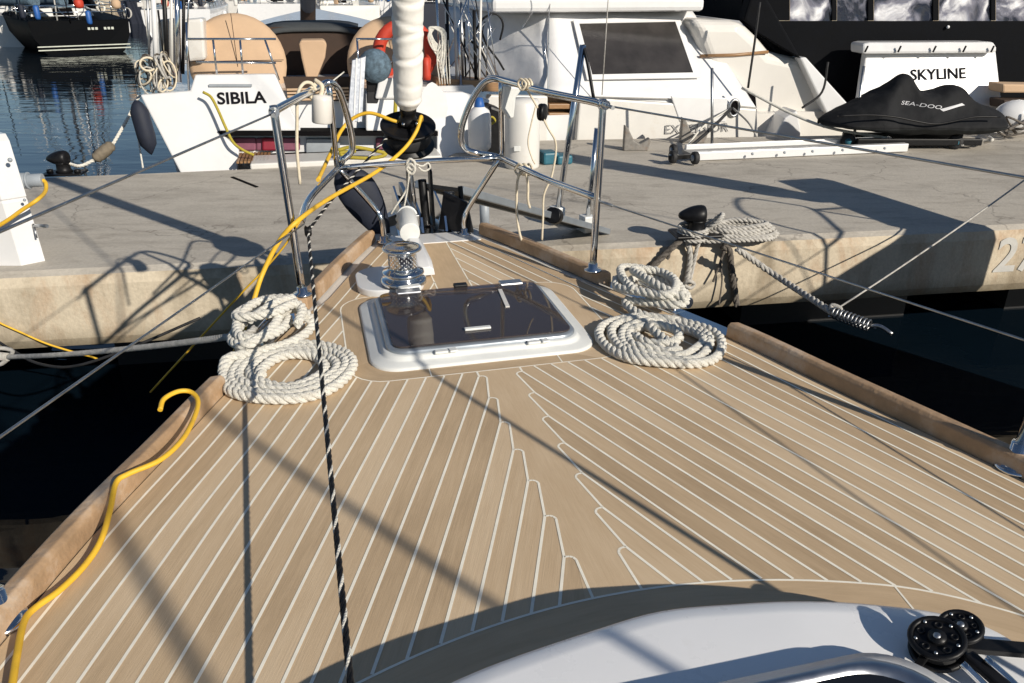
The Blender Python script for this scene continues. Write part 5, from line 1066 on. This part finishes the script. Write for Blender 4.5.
for (x, y, s, lb_) in ((637, 150, 1.0, 'weathered grey two-horned cleat on the pontoon below the white canvas awning'), (694, 142, 1.05, 'weathered grey two-horned cleat on the pontoon in front of the motor boat hawse ring')):
    c_ = P(x, y+1, ZD); mb = MB(); k = .29*s/24
    mb.prism([c_+Vector((a*k, 0, b*k)) for a, b in ((-12, 0), (-12, 22), (-9, 20), (-3, 9), (2, 6), (11, 11), (12, 9), (10, 0))], (0, .12, 0)); mb.build('mooring_cleat', m_cleat, None, bevel=.012, label=lb_, cat='cleat', group='grey cleats on the far pontoon edge')
def line(pts, r, m, lb_, rope=False, cat='mooring line'):
    mb = MB(); q = smooth(pts, 6); (mb.rope(q, r) if rope else mb.tube(q, r, 7)); return mb.build('mooring_line', m, None, label=lb_, cat=cat)
line([hz+E_.v*.05, PY(712, 128, 9.0), PY(690, 147, 8.65)], .018, m_rub, 'dark mooring line from the motor boat hawse ring down to the gangplank wheels')
line([hz+E_.v*.05, PY(705, 125, 9.1), PY(684, 150, 8.7)], .010, m_rope, 'thin pale line from the motor boat hawse ring down to the gangplank')
line([E_.PV(742, 88, -.05), PY(790, 113, 9.5), PY(830, 128, 9.2), PY(887, 138, 8.95)], .016, m_rope, 'white mooring line slanting from the white awning down to the gangplank end')
line([hz+E_.v*.05, PY(748, 122, 9.3), PY(757, 137, 9.1)], .012, m_rope2, 'short grey line from the hawse ring to the pontoon')
# ------------------------------------------------------------------ SKYLINE, the motor yacht at the right
K = Fr((P(930, 134, ZD).x, P(930, 134, ZD).y+.2, ZW), R(5))
sk_ = boat('motor_yacht', K.W(0, 0, ZW), 'large motor yacht under black canvas with clear windows, SKYLINE on its white stern', 'motor yacht')
kl = K.uz(735, 137, .3); kr_ = K.uz(1150, 120, .3)
hull(Fr(K.W((kl[0]+kr_[0])/2, .9, ZW), R(13)), 13, (kr_[0]-kl[0])*.98, -.45, 1.2, m_cream, sk_, stern=.97, wl=.85, rake=0)
kt = panel(K, [(866, 52), (996, 50), (1003, 112), (857, 116)], .75, .45, 50, 112, .12, 'transom', m_gel, sk_, .02)
panel(K, [(863, 44), (870, 42.5), (994, 42), (997, 47), (997, 53), (863, 54)], .62, .60, 42, 54, .35, 'transom_lip', m_gel, sk_, .03)
a_, b_, c2_ = [K.PV(x, y, .75-.30*(y-50)/62-.006) for x, y in ((911, 80.5), (966, 78.5), (911, 69))]
text_mb('SKYLINE', a_, b_-a_, c2_-a_, (c2_-a_).length*.95, .004, width=(b_-a_).length, bold=.012).build('ship_name', m_txt, kt)
for x in (868, 901, 936, 966, 994): mb = MB(); mb.tube([K.PV(x, 46, .55), K.PV(x-3, 52, .58)], .012, 6); mb.build('canvas_strap', m_blk, kt)
# port quarter: tall cream bulwark sweeping down aft
mb = MB(); qp = [(690, 18), (715, 20), (741, 20), (758, 36), (772, 52), (800, 58), (826, 84), (852, 112), (836, 124), (800, 150), (738, 160), (716, 90)]
mb.prism([K.PV(x, y, .75) for x, y in qp], K.v*3.5); qb = mb.build('quarter_bulwark', m_cream, sk_, seg=5, bevel=.14, fix=True)
mb = MB(); mb.tube([K.PV(700, 56, .735), K.PV(735, 55, .735), K.PV(768, 52, .735)], .02, 8); mb.build('rub_rail', m_wood, qb)
mb = MB(); mb.prism([K.PV(x, y, .25) for x, y in ((766, 152), (785, 118), (797, 110), (801, 128), (800, 155))], K.v*.4); mb.build('stern_fairing', m_gel, sk_, bevel=.02, fix=True)
panel(K, [(800, 58), (806, 57), (852, 108), (838, 124), (826, 112)], .62, .55, 58, 124, .2, 'side_step', m_gel, sk_, .02)
mb = MB(); mb.prism([K.PV(x, y, .74) for x, y in ((743, 90), (755, 94), (758, 126), (748, 124))], K.v*-.01); mb.build('hollow', m_dark, qb)  # thin dark sheet standing in for the shade inside the hull gap
# black enclosure
def kp(x, y, v): return K.PV(x, y, v)
en = empty('canvas_enclosure', kp(900, 60, 1.2), None, None); en.parent = sk_; en.location = kp(900, 60, 1.2)-WL[sk_.name]
mb = MB(); mb.prism([kp(x, y, 1.15) for x, y in ((742, 21), (1180, 21), (1180, 135), (800, 135), (800, 58), (772, 50))], K.v*.06); mb.build('lower_panel', m_bfab, en, bevel=.01)
wins = [(790, 832), (837, 868), (874, 933), (939, 991), (996, 1050), (1056, 1110)]
xs = [742]+[w_ for p in wins for w_ in p]+[1180]
for i in range(0, len(xs), 2): mb = MB(); mb.prism([kp(x, y, 1.15) for x, y in ((xs[i], -70), (xs[i+1], -70), (xs[i+1], 20.5), (xs[i], 20.5))], K.v*.06); mb.build('canvas_strip', m_bfab, en, bevel=.008)
for x_0, x_1 in wins:
    mb = MB(); rows = []
    for j in range(9): rows.append([kp(x_0+(x_1-x_0)*i/9, -70+91.5*j/8, 1.18+.02*math.sin(i*1.7+j*2.3+x_0)) for i in range(10)])
    mb.loft(rows, closed=False); mb.build('clear_window', m_vinyl, en)
mb = MB(); mb.prism([kp(742, -70, 1.16), kp(742, 21, 1.16), kp(742, 21, 1.16)+K.v*5, kp(742, -70, 1.16)+K.v*5], K.u*.05); mb.build('side_panel', m_bfab, en, fix=True)
mb = MB(); mb.prism([kp(742, -70, 1.1), kp(1180, -70, 1.1), kp(1180, -70, 1.1)+K.v*5, kp(742, -70, 1.1)+K.v*5], (0, 0, .1)); mb.build('roof_panel', m_bfab, en)
sheet(kp(742, 22, .9), kp(800, 57, .6), kp(800, 60, 1.12), kp(742, 16, 1.12), 'side_flap', m_bfab, .04, par=en)
mb = MB(); mb.prism([kp(x, y, .85) for x, y in ((752, -6), (766, -4), (800, 56), (780, 58), (744, 20))], K.v*.25); mb.build('side_flap', m_bfab, en, bevel=.03, fix=True)
mb = MB(); mb.ball(kp(948, 27, 1.12), .022, n=5); mb.build('snap_button', m_gel, en)
for pts in ([(828, 62), (822, 92), (802, 108)], [(760, 2), (755, 40), (748, 88)]): line([kp(x, y, .2) for x, y in pts], .014, m_rub, 'dark strap hanging down the cream bulwark '+('beside the white stern fairing' if pts[0][0] > 800 else 'to its small dark vent'), cat='strap')
mb = MB(); mb.loft([[kp(1004+a, 84+b, .1) for a, b in ((0, 0), (40, 2))], [kp(1004+a, 93+b, .0) for a, b in ((0, 0), (40, 2))]], closed=False); 
panel(K, [(1003, 84), (1060, 85), (1060, 93), (1003, 93)], .2, .2, 0, 1, .3, 'side_seat', m_beige, sk_, .02)
panel(K, [(1004, 100), (1060, 101), (1060, 110), (1004, 109)], .1, .1, 0, 1, .3, 'side_seat', m_brown, sk_, .02)
mb = MB(); c_ = P(1012, 139, ZD); mb.ball(c_+Vector((.1, .2, .22)), .22, sc=(1.2, .8, .9)); mb.build('buoy', m_gel, None, label='white round buoy at the right edge beside the covered jet ski', cat='buoy')
mb = MB(); random.seed(4)
for k in range(5): mb.tube(smooth([c_+Vector((random.uniform(-.25, .3), random.uniform(-.2, .05), random.uniform(.02, .35))) for _ in range(5)], 6), .012, 6)
mb.build('rope_tangle', m_dirty, None, label='dark rope tangle around the white buoy at the right edge', cat='rope')
# ------------------------------------------------------------------ covered jet ski on its dolly
jc = P(915, 143, ZD+.05); JY = jc.y+.1
js = empty('jet_ski', P(915, 143, ZD), 'jet ski under a fitted dark grey cover, parked in front of the white stern', 'jet ski')
prof = [(826, 119, 122, .04), (832, 115, 126, .14), (845, 108, 130, .26), (866, 99, 133, .36), (884, 91, 135, .42), (893, 83, 136, .30), (900, 76, 136, .24), (907, 73, 136, .22), (914, 75, 137, .24), (918, 86, 137, .32), (928, 92, 137, .36), (941, 90, 137, .34), (952, 85, 137, .30), (960, 84, 137, .28), (968, 88, 137, .28), (975, 97, 137, .34), (988, 105, 136, .36), (1000, 108, 134, .34), (1005, 113, 130, .26)]
rings = []
for x, yt, yb_, w_ in prof:
    zt, zb_ = PY(x, yt, JY).z, PY(x, yb_, JY-.3).z; xx = PY(x, (yt+yb_)/2, JY-.2).x; wb = max(w_, .40 if 832 < x < 1003 else w_)
    zm = zb_+(PY(x, 120, JY).z-zb_)*.95; zm = min(zm, zt-.02)
    h_ = [(0, zt), (w_*.45, zt-.012), (w_*.75, zt-(zt-zm)*.22), (w_*.9, zt-(zt-zm)*.6), (wb*1.02, zm+.01), (wb*1.02, zm-.03), (wb*.92, zm-.06), (wb*.8, zb_+.04), (wb*.55, zb_)]
    rings.append([Vector((xx, JY-a, z)) for a, z in h_]+[Vector((xx, JY+a, z)) for a, z in h_[::-1][:-1]])
m_jcov = mat('dark_grey_cover', (.014, .0145, .016), .8, var=.3, scale=5, bump=.9, bscale=6, spec=.2)
m_jsk = mat('grey_cover_skirt', (.030, .033, .035), .75, var=.2, scale=6, bump=.6, bscale=7, spec=.2)
mb = MB(); mb.loft(rings); jo = mb.build('cover', [m_jcov, m_jsk], js, fix=True)
for p in jo.data.polygons:
    c_ = p.center+jo.location+js.location
    if c_.z < PY(900, 122, JY).z-.02: p.material_index = 1
jo.modifiers.new('sub', 'SUBSURF').levels = 1; jo.modifiers['sub'].render_levels = 1
tx = bpy.data.textures.new('cloth_folds', 'CLOUDS'); tx.noise_scale = .30; dm = jo.modifiers.new('folds', 'DISPLACE'); dm.texture = tx; dm.strength = .05; dm.mid_level = .5; dm.texture_coords = 'LOCAL'
jo.modifiers['sub'].levels = jo.modifiers['sub'].render_levels = 3
zl = PY(900, 119, JY-.42).z
mb = MB(); mb.tube(smooth([PY(x, y, JY-.45) for x, y in ((838, 116), (870, 115), (895, 117), (915, 121), (935, 124), (955, 121), (975, 117), (1000, 117))], 5), .010, 6); mb.build('hem_cord', m_blk, jo)
la, lb2, lc = PY(906, 106.5, JY-.37), PY(945, 111, JY-.37), PY(906, 101, JY-.34)
em = text_mb('SEA-DOO', la, lb2-la, lc-la, (lc-la).length*.7, .012, width=(lb2-la).length, shear=.25); em.v = [v_-Vector((0, .25, 0)) for v_ in em.v]; em = em.build('emblem', m_logo, jo)
sw_ = em.modifiers.new('wrap', 'SHRINKWRAP'); sw_.target = jo; sw_.wrap_method = 'PROJECT'; sw_.use_project_x = False; sw_.use_project_y = True; sw_.use_project_z = False; sw_.use_positive_direction = True; sw_.use_negative_direction = True; sw_.offset = .004
mb = MB(); mb.prism([PY(x, y, JY-.385) for x, y in ((944, 110.5), (965, 106), (969, 105), (972, 107), (966, 108), (947, 112.5))], (0, -.002, 0)); mb.v = [v_-Vector((0, .25, 0)) for v_ in mb.v]; em = mb.build('emblem_swoosh', m_logo, jo)
sw_ = em.modifiers.new('wrap', 'SHRINKWRAP'); sw_.target = jo; sw_.wrap_method = 'PROJECT'; sw_.use_project_x = False; sw_.use_project_y = True; sw_.use_project_z = False; sw_.use_positive_direction = True; sw_.use_negative_direction = True; sw_.offset = .004
mb = MB()
for dy in (-.2, .2): mb.bar(PY(850, 136, JY)+Vector((0, dy, -.03)), PY(972, 136, JY)+Vector((0, dy, -.03)), .06, .07)
mb.build('cradle', m_blk, js, bevel=.008)
for x, dy in ((955, -.36), (955, .36), (850, -.3)):
    c_ = P(x, 142, ZD+.075)+Vector((0, dy+.36, 0)); mb = MB(); mb.lathe(c_, [(.02, -.04), (.075, -.04), (.08, -.02), (.08, .02), (.075, .04), (.02, .04)], 20, axis=(.3, 1, 0)); wh_ = mb.build('cradle_wheel', m_rub, js)
    mb = MB(); mb.lathe(c_, [(0, -.045), (.035, -.045), (.035, .045), (0, .045)], 14, axis=(.3, 1, 0)); mb.build('hub', m_teal, wh_)
mb = MB(); mb.tube([P(960, 145, ZD+.05), P(980, 143, ZD+.06)], .02, 8); mb.tube(smooth([P(985, 142, ZD+.04), P(992, 140, ZD+.10), P(989, 137, ZD+.05)], 4), .018, 8); mb.build('tow_handle', m_gel2, js)

# ------------------------------------------------------------------ boats across the basin
def far_boat(px, py, h, beam, L, fb, m, label, kind, name='distant_yacht', cabin=True, group='boats across the basin'):
    p = P(px, py, ZW); F = Fr(p, h); b = boat(name, p, label, kind, group); zs = ZW+fb
    hull(F, L, beam, zs, zs+.35, m, b, stern=.85, wl=.8, rake=.2)
    if cabin:
        rr_ = []
        for v_, w_, hh in ((L*.28, .30, 0), (L*.30, .29, .42), (L*.5, .28, .5), (L*.66, .2, .38), (L*.74, .12, .05)):
            rr_.append([F.W(beam*a*w_, v_, zs+c_) for a, c_ in ((-1, 0), (-.92, hh*.7), (-.7, hh), (.7, hh), (.92, hh*.7), (1, 0))])
        mb = MB(); mb.loft(rr_, sm=False); cb_ = mb.build('cabin', m_gel, b, bevel=.04, fix=True)
        for s in (-1, 1):
            mb = MB(); mb.prism([F.W(s*beam*.29, v_, z_) for v_, z_ in ((L*.34, zs+.16), (L*.5, zs+.16), (L*.5, zs+.32), (L*.34, zs+.32))], F.u*s*.012); mb.build('side_window', m_win, cb_)
        mb = MB(); mb.prism([F.W(a, L*.285, z_) for a, z_ in ((-.45, zs+.05), (.45, zs+.05), (.4, zs+.4), (-.4, zs+.4))], -F.v*.02); mb.build('companionway', m_dark, cb_)
        mb = MB(); mb.loft([[F.W(a, v_, z_+zs) for a, z_ in ((-beam*.3, .35), (-beam*.25, hh), (0, hh+.08), (beam*.25, hh), (beam*.3, .35))] for v_, hh in ((L*.22, .95), (L*.30, 1.05), (L*.36, .5))], closed=False); mb.build('spray_hood', random.choice([m_navy, m_beige, m_lead]), b, solid=.03)
    mb = MB()
    for s in (-1, 1):
        for hh in (.32, .6): mb.tube([F.W(s*beam*.42, .1, zs+hh), F.W(s*beam*.46, L*.35, zs+hh), F.W(s*beam*.3, L*.75, zs+.2+hh), F.W(s*.1, L*.98, zs+.35+hh)], .022, 6)
        for t, w_ in ((.01, .42), (.14, .45), (.3, .46), (.45, .44), (.6, .37), (.75, .29), (.9, .15)): mb.tube([F.W(s*beam*w_, L*t, zs), F.W(s*beam*w_, L*t, zs+.62+.2*t)], .024, 6)
    for hh in (.32, .6): mb.tube([F.W(-beam*.42, .1, zs+hh), F.W(beam*.42, .1, zs+hh)], .024, 6)
    mb.build('guard_rail', m_steel, b)
    mb = MB(); mb.tube([F.W(0, L*.55, zs+.3), F.W(0, L*.54, zs+12)], .08, 10); mb.build('mast', m_alu, b)
    mb = MB()
    for s in (-1, 1):
        for v_ in (.46, .52): mb.tube([F.W(s*beam*.45, L*v_, zs), F.W(0, L*.54, zs+10)], .02, 5)
    mb.tube([F.W(0, .1, zs), F.W(0, L*.54, zs+12)], .02, 5); mb.tube([F.W(0, L*.99, zs+.3), F.W(0, L*.55, zs+11.5)], .06, 6); mb.build('rigging', m_steel2, b)
    mb = MB(); mb.tube([F.W(0, L*.54, zs+1.5), F.W(0, L*.18, zs+1.35)], .12, 10); mb.build('boom', random.choice([m_navy, m_sail, m_beige]), b)
    for k in range(9):
        a_ = -beam*.42+beam*.84*(k+random.uniform(-.3, .3))/8; kind_ = random.choice(('box', 'tube', 'coil', 'ball', 'rod', 'rod')); zz_ = zs+random.uniform(.1, .5); mb = MB(); c_ = F.W(a_, random.uniform(-.1, .25), zz_)
        if kind_ == 'box': mb.box(c_, (random.uniform(.15, .5), .2, random.uniform(.2, .5)), rz=random.uniform(-.3, .3)); mb.build('deck_locker', random.choice([m_gel2, m_blk, m_beige, m_lead]), b, bevel=.02)
        elif kind_ == 'tube': mb.lathe(c_-Vector((0, 0, .3)), [(0, 0), (.1, .02), (.12, .1), (.12, .5), (.08, .56), (0, .58)], 10); mb.build('side_fender', random.choice([m_blue, m_navy, m_gel2]), b)
        elif kind_ == 'coil':
            for q in range(4): mb.tube([c_+F.u*(.12+.02*q)*math.cos(t)+Vector((0, 0, .22))*math.sin(t)+F.v*.02*q for t in [2*math.pi*i/14 for i in range(14)]], .014, 5, closed=True)
            mb.build('hanging_coil', random.choice([m_rope, m_rope2, m_blue]), b)
        elif kind_ == 'ball': mb.lathe(c_, [(0, 0), (.16, .03), (.2, .12), (.2, .3), (.12, .4), (0, .42)], 12); mb.build('winch_cover', random.choice([m_navy, m_beige, m_red]), b)
        else: mb.tube([c_-Vector((0, 0, .3)), c_+F.u*random.uniform(-.2, .2)+Vector((0, 0, 3))], random.uniform(.015, .035), 6); mb.build('pole', random.choice([m_steel, m_blk, m_gel2]), b)
    for s in (-1, 1):
        mb = MB(); mb.tube([F.W(s*beam*.44, 1.2, zs), F.W(s*beam*.40, 1.4, zs+1.9), F.W(0, 1.5, zs+2.05)], .03, 6); mb.build('bimini_frame', m_steel, b)
    mb = MB(); mb.tube([F.W(.9*math.cos(t)*.6, 1.6, zs+.55+.5*math.sin(t)) for t in [2*math.pi*i/20 for i in range(20)]], .02, 6, closed=True); mb.build('steering_wheel', m_steel, b)
    mb = MB(); mb.lathe(F.W(beam*.5+.12, L*.2, zs-.75), [(0, 0), (.1, .03), (.12, .1), (.12, .5), (.1, .57), (0, .6)], 12); mb.build('side_fender', m_gel, b)
    return F, b, zs
random.seed(2)
F, b, zs = far_boat(86, 53, R(35), 4.7, 15, 1.35, m_blkhull, 'black-hulled sailing yacht with two pale waterline stripes, far left across the water', 'sailing yacht')
for zz in (.16, .30):
    mb = MB(); mb.prism([F.W(a, -.235+zz*.2-.02, ZW+zz+c_) for a, c_ in ((-1.85, 0), (1.85, 0), (1.85, .045), (-1.85, .045))], -F.v*.01); mb.build('waterline_stripe', m_hull_stripe, b)
mb = MB()
for a in (.25, .40, .55, .9, 1.05, 1.2): mb.prism([F.W(a+c_, -.10, ZW+.95+d_) for c_, d_ in ((0, 0), (.1, 0), (.1, .1), (0, .1))], -F.v*.02)
mb.build('ship_name', m_hull_stripe, b)
far_boat(-6, 47, R(5), 4.6, 13, 1.4, m_gel2, 'pale grey yacht at the far left edge beside the black hull', 'sailing yacht')
far_boat(180, 38, R(12), 4.3, 14, 1.5, m_gel, 'white yacht just behind the poles of the port stern corner', 'sailing yacht')
far_boat(272, 30, R(8), 4.8, 15, 1.6, m_gel, 'white yacht across the basin above the left beige wheel cover', 'sailing yacht')
far_boat(352, 30, R(20), 4.6, 14, 1.5, m_gel2, 'white yacht across the basin above the dark spray hood', 'sailing yacht')
far_boat(440, 30, R(10), 4.8, 15, 1.6, m_navy, 'dark hulled yacht across the basin directly right of the furled sail', 'sailing yacht')
far_boat(520, 28, R(16), 4.6, 14, 1.5, m_navy, 'dark blue yacht across the basin left of the white hardtop', 'sailing yacht')
far_boat(715, 28, R(12), 5.0, 15, 1.8, m_navy, 'dark blue yacht behind the gap between the white awning and black canvas', 'sailing yacht')
for x_, m_, lb_ in ((28, m_gel2, 'small pale yacht far off between the black hull and the left frame edge'), (146, m_navy, 'small dark yacht far off beyond the poles of the port stern corner'), (222, m_gel2, 'small pale yacht far off above the left beige wheel cover'), (312, m_navy, 'small dark yacht far off behind the dark mast'), (396, m_gel, 'small white yacht far off behind the furled sail'), (478, m_gel2, 'small pale yacht far off above the upright rods')):
    far_boat(x_, 24, R(random.uniform(0, 20)), 4.6, 13, 1.6, m_, lb_, 'sailing yacht')
# inflatable tender on the far side
mb = MB(); F = Fr(P(33, 20, ZW+1.3), R(60)); mb.tube(smooth([F.W(a*1.3, c_*1.3, ZW+2.1) for a, c_ in ((-.5, -1.2), (-.55, 0), (-.45, .9), (0, 1.4), (.45, .9), (.55, 0), (.5, -1.2))], 6), .22, 12)
mb.build('inflatable_tender', m_bluefab, None, label='blue-grey inflatable tender on the foredeck at the far top left', cat='tender')
# quay wall closing the basin
mb = MB(); mb.prism([(-120, 88, ZW-.5), (120, 104, ZW-.5), (120, 120, ZW-.5), (-120, 104, ZW-.5)], (0, 0, 2.2)); mb.build('quay_wall', m_concf, None, bevel=.05, label='low concrete quay wall far behind the moored boats', cat='quay')

# ------------------------------------------------------------------ the next yacht to starboard (outside the frame; it shades the pontoon)
NB = Fr(W(4.85, -.14, 0), HEAD)
nb = empty('neighbour_yacht', NB.W(0, -2, 0), 'white yacht moored alongside to starboard, its bow towards the pontoon', 'sailing yacht')
mb = MB(); rings = []
for v in [-12, -8, -6, -4, -2.5, -1.5, -.7, 0, .6, 1.2, 1.6]:
    w_ = bh(v)+.05; rings.append([NB.W(u*w_, v, z) for u, z in ((-.6, ZW-.2), (-.9, -.5), (-1, .25), (1, .25), (.9, -.5), (.6, ZW-.2))])
rings.append([NB.W(u*.05, 1.9, z) for u, z in ((-.6, ZW-.2), (-.9, -.5), (-1, .25), (1, .25), (.9, -.5), (.6, ZW-.2))])
mb.loft(rings, sm=False); mb.build('hull', m_gel, nb, fix=True)
for s in (-1, 1):
    tubes([NB.W(s*.55, .8, .25), NB.W(s*.57, .82, .9), NB.W(s*.36, 1.4, .95), NB.W(s*.30, 1.6, .7), NB.W(s*.30, 1.55, .6), NB.W(s*.45, 1.1, .58), NB.W(s*.56, .8, .57)], .014, 'rail_tube', m_steel, nb)
    tubes([NB.W(s*.3, 1.55, .6), NB.W(s*.18, 1.6, .25)], .013, 'leg', m_steel, nb, 2)
tubes([NB.W(-.3, 1.55, .6), NB.W(.3, 1.55, .6)], .013, 'cross_bar', m_steel, nb, 2)
nd0 = NB.W(0, 1.75, .7); mb = MB(); mb.lathe(nd0, [(0, 0), (.13, 0), (.13, .12), (0, .13)], 24, axis=RK); mb.build('furling_drum', m_blk, nb)
sailcol(nd0, nb, .17, .15, 12, 8)
mb = MB(); mb.prism([NB.W(-.28, 1.5, .26), NB.W(.28, 1.5, .26), NB.W(.22, 2.9, .34), NB.W(-.22, 2.9, .34)], (0, 0, .07)); mb.build('bow_platform', m_wood, nb, fix=True)
for s in (-1, 1):
    tubes([NB.W(s*.56, .8, .57), NB.W(s*1.3, -1.4, .55), NB.W(s*1.6, -3.5, .55)], .005, 'lifeline', m_steel, nb, 2); tubes([NB.W(s*.57, .8, .9), NB.W(s*1.3, -1.4, .88), NB.W(s*1.6, -3.5, .88)], .006, 'lifeline', m_steel, nb, 2)
    tubes([NB.W(s*1.3, -1.4, .25), NB.W(s*1.3, -1.4, .9)], .013, 'stanchion', m_steel, nb, 2)
tubes([NB.W(0, 0, .3), NB.W(0, -6.8, 11)], .007, 'inner_stay', m_steel, nb, 2)

# ================================================================== light, camera
w = bpy.data.worlds.new('World'); scene.world = w; w.use_nodes = True
nt = w.node_tree; bg = nt.nodes['Background']; sk = nt.nodes.new('ShaderNodeTexSky'); sk.sky_type = 'NISHITA'; sk.sun_disc = False
sk.sun_elevation = SUN_EL; sk.sun_rotation = math.pi-SUN_AZ; sk.altitude = 0; sk.air_density = 1; sk.dust_density = .15; sk.ozone_density = 3
nt.links.new(sk.outputs[0], bg.inputs[0]); bg.inputs[1].default_value = .068
sl = bpy.data.lights.new('sun', 'SUN'); sl.energy = 5.0; sl.angle = R(.53); sl.color = (1, .92, .80)
so = bpy.data.objects.new('sun', sl); COL.objects.link(so)
d = Vector((-math.sin(SUN_AZ)*math.cos(SUN_EL), math.cos(SUN_AZ)*math.cos(SUN_EL), -math.sin(SUN_EL)))
so.rotation_euler = d.to_track_quat('-Z', 'Y').to_euler(); so.location = (4, -5, 8)
cam = bpy.data.cameras.new('camera'); co = bpy.data.objects.new('camera', cam); COL.objects.link(co)
cam.sensor_width = 36; cam.lens = FPX*36/1024; cam.clip_end = 2000; cam.clip_start = .03
co.location = CAM; co.rotation_euler = (R(90)-PITCH, 0, 0)
scene.camera = co
scene.view_settings.view_transform = 'Standard'; scene.view_settings.look = 'None'; scene.view_settings.exposure = 0
scene.render.engine = 'CYCLES'
